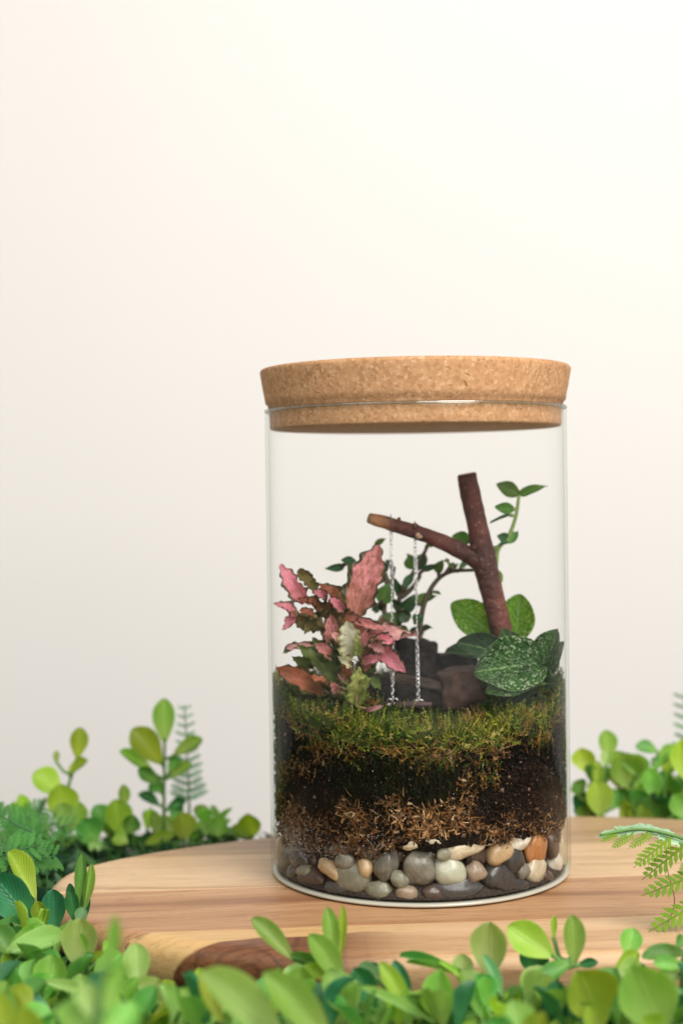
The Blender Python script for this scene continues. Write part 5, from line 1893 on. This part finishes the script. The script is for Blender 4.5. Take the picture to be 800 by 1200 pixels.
def fern(label, path, kind, n, L0, L1, group, splay=1.0, root=None, both=True, nrm=None, start=0.2):
    """path: world points of the midrib; pinnae pairwise along it"""
    P = spline(path, 10)
    E = empty('fern_frond', P[0], label, 'fern', group)
    mb = MB()
    k = len(P)
    mb.tube(P, [(0.0005 if kind == 'dark' else 0.0009) * (1.1 - 0.75 * i / k) for i in range(k)], 6)
    put('midrib', mb.mesh('midrib', STEM if kind != 'dark' else DSTEM), E)
    rn = random.Random(int(abs(P[0].x) * 1e5) % 991)
    for i in range(n):
        t = start + (1 - start) * (i + 0.5) / n
        j = min(k - 2, int(t * (k - 1)))
        p = P[j].lerp(P[j + 1], t * (k - 1) - j)
        tg = (P[j + 1] - P[j]).normalized()
        nr = nrm or toward_cam(p)
        sd = tg.cross(nr).normalized()
        L = L0 + (L1 - L0) * t
        for s in ((-1, 1) if both else (1,)):
            d = (sd * s * splay + tg * 0.55 + nr * rn.uniform(-.15, .15)).normalized()
            b = p + d * 0.0003
            put('pinna', rn.choice(FERN[kind]), E, leaf_matrix(b, b + d * L * rn.uniform(0.9, 1.1), nr + Vector((rn.uniform(-.3, .3), rn.uniform(-.3, .3), rn.uniform(-.3, .3))), L * 0.9))
    return E


def groundp(px, Y):
    p = at(px, 1000, Y)
    return Vector((p.x, Y, FLOOR))


fern('blue green feathery fern frond upright behind the board beside the paddle leaved sprig',
     [groundp(222, 0.122), at(222, 960, 0.122), at(220, 900, 0.122), at(216, 826, 0.120)], 'blue', 12, 0.015, 0.0035, 'fern fronds', 1.2, start=0.45)
for i, (a, b, Y) in enumerate((((52, 1000), (-12, 950), -0.005), ((20, 1000), (88, 966), 0.045), ((-25, 1030), (48, 990), -0.03), ((10, 1000), (50, 945), 0.07), ((10, 1025), (66, 1004), -0.025), ((-30, 985), (40, 960), 0.05))):
    b0 = at(b[0], b[1], Y)
    a0 = at(a[0], a[1], Y)
    g = Vector((a0.x, Y, FLOOR))
    fern('flat green fern frond ' + ('whose long midrib reaches over the thicket beside the board end', 'pointing at the board behind the tall yellow leaf', 'crossing just above the broad dark blue green leaf', 'half hidden under the leggy stacked sprig', 'tucked beneath the rim of the board by the slim blades', 'low behind the other flat fronds')[i], [g, a0 + Vector((0, 0, 0.002)), a0.lerp(b0, 0.5) + Vector((0, -.004, 0.004)), b0], 'dark', 9, 0.013, 0.006, 'dark ferns at the board end', 1.0,
         nrm=Vector((0.1 * (i % 3 - 1), -0.75, 0.7)), start=0.3)


def drooping_fern():
    Y = -0.085
    rn = random.Random(5)
    P = spline([Vector((0.158, -0.150, FLOOR)), Vector((0.150, -0.132, 0.012)), at(868, 1040, Y - 0.014), at(845, 1000, Y - 0.004), at(806, 985, Y), at(776, 976, Y), at(745, 972, Y), at(702, 979, Y)], 8)
    E = empty('fern_frond', P[0], 'lime fern frond arching over the board with a frosted pale top', 'fern', 'fern fronds')
    mb = MB()
    k = len(P)
    mb.tube(P, [0.0010 * (1.1 - 0.7 * i / k) for i in range(k)], 6)
    put('midrib', mb.mesh('midrib', STEM), E)
    # side branches that hang off the far end and to the side
    for (bx, by, tx, ty, d0, d1, kd) in ((724, 977, 703, 986, 0, -.002, 'lime'), (742, 976, 716, 994, 0, -.003, 'lime'), (764, 976, 736, 994, 0, -.003, 'lime'), (786, 982, 742, 1016, 0, -.004, 'lime'), (806, 988, 752, 1030, 0, -.004, 'lime'),
                                   (822, 1024, 752, 1048, -.002, -.006, 'lime'), (834, 1050, 760, 1090, -.002, -.006, 'lime'), (840, 1086, 788, 1108, -.002, -.006, 'lime'), (812, 1000, 796, 1024, 0, -.003, 'lime')):
        b, t = at(bx, by, Y + d0), at(tx, ty, Y + d1)
        L = (t - b).length
        put('pinna', rn.choice(FERN[kd]), E, leaf_matrix(b, t, toward_cam(b) + Vector((0.1, 0, 0.35)), L * 0.85))
    for (bx, by, tx, ty) in ((762, 969, 698, 978), (806, 992, 752, 967), (790, 978, 740, 966)):
        b, t = at(bx, by, Y + 0.001), at(tx, ty, Y + 0.001)
        L = (t - b).length
        o = put('pinna', FROSTP, E, leaf_matrix(b, t, Vector((0.1, -0.75, 1)), L * 0.8))
        o['label'] = 'frosted pale blue green side branch'
    # bare wiry strands hanging from it
    mb = MB()
    for pts in (((780, 985), (782, 1020), (790, 1060), (774, 1100)),):
        q = spline([at(a, b, Y + 0.002) for a, b in pts], 6)
        mb.tube(q, [0.00016] * len(q), 5)
    put('wire', mb.mesh('wire', m_simple('brown_wire', (0.10, 0.07, 0.05), (0.06, 0.04, 0.03), 300, 0.6, 0.2)), E)


drooping_fern()
q0 = groundp(815, 0.140)
fern('dim green fern frond standing near the wall past the board end', [q0, at(812, 950, 0.140), at(806, 880, 0.140), at(800, 812, 0.140)], 'dark', 11, 0.014, 0.005, 'fern fronds', 1.1, start=0.35)
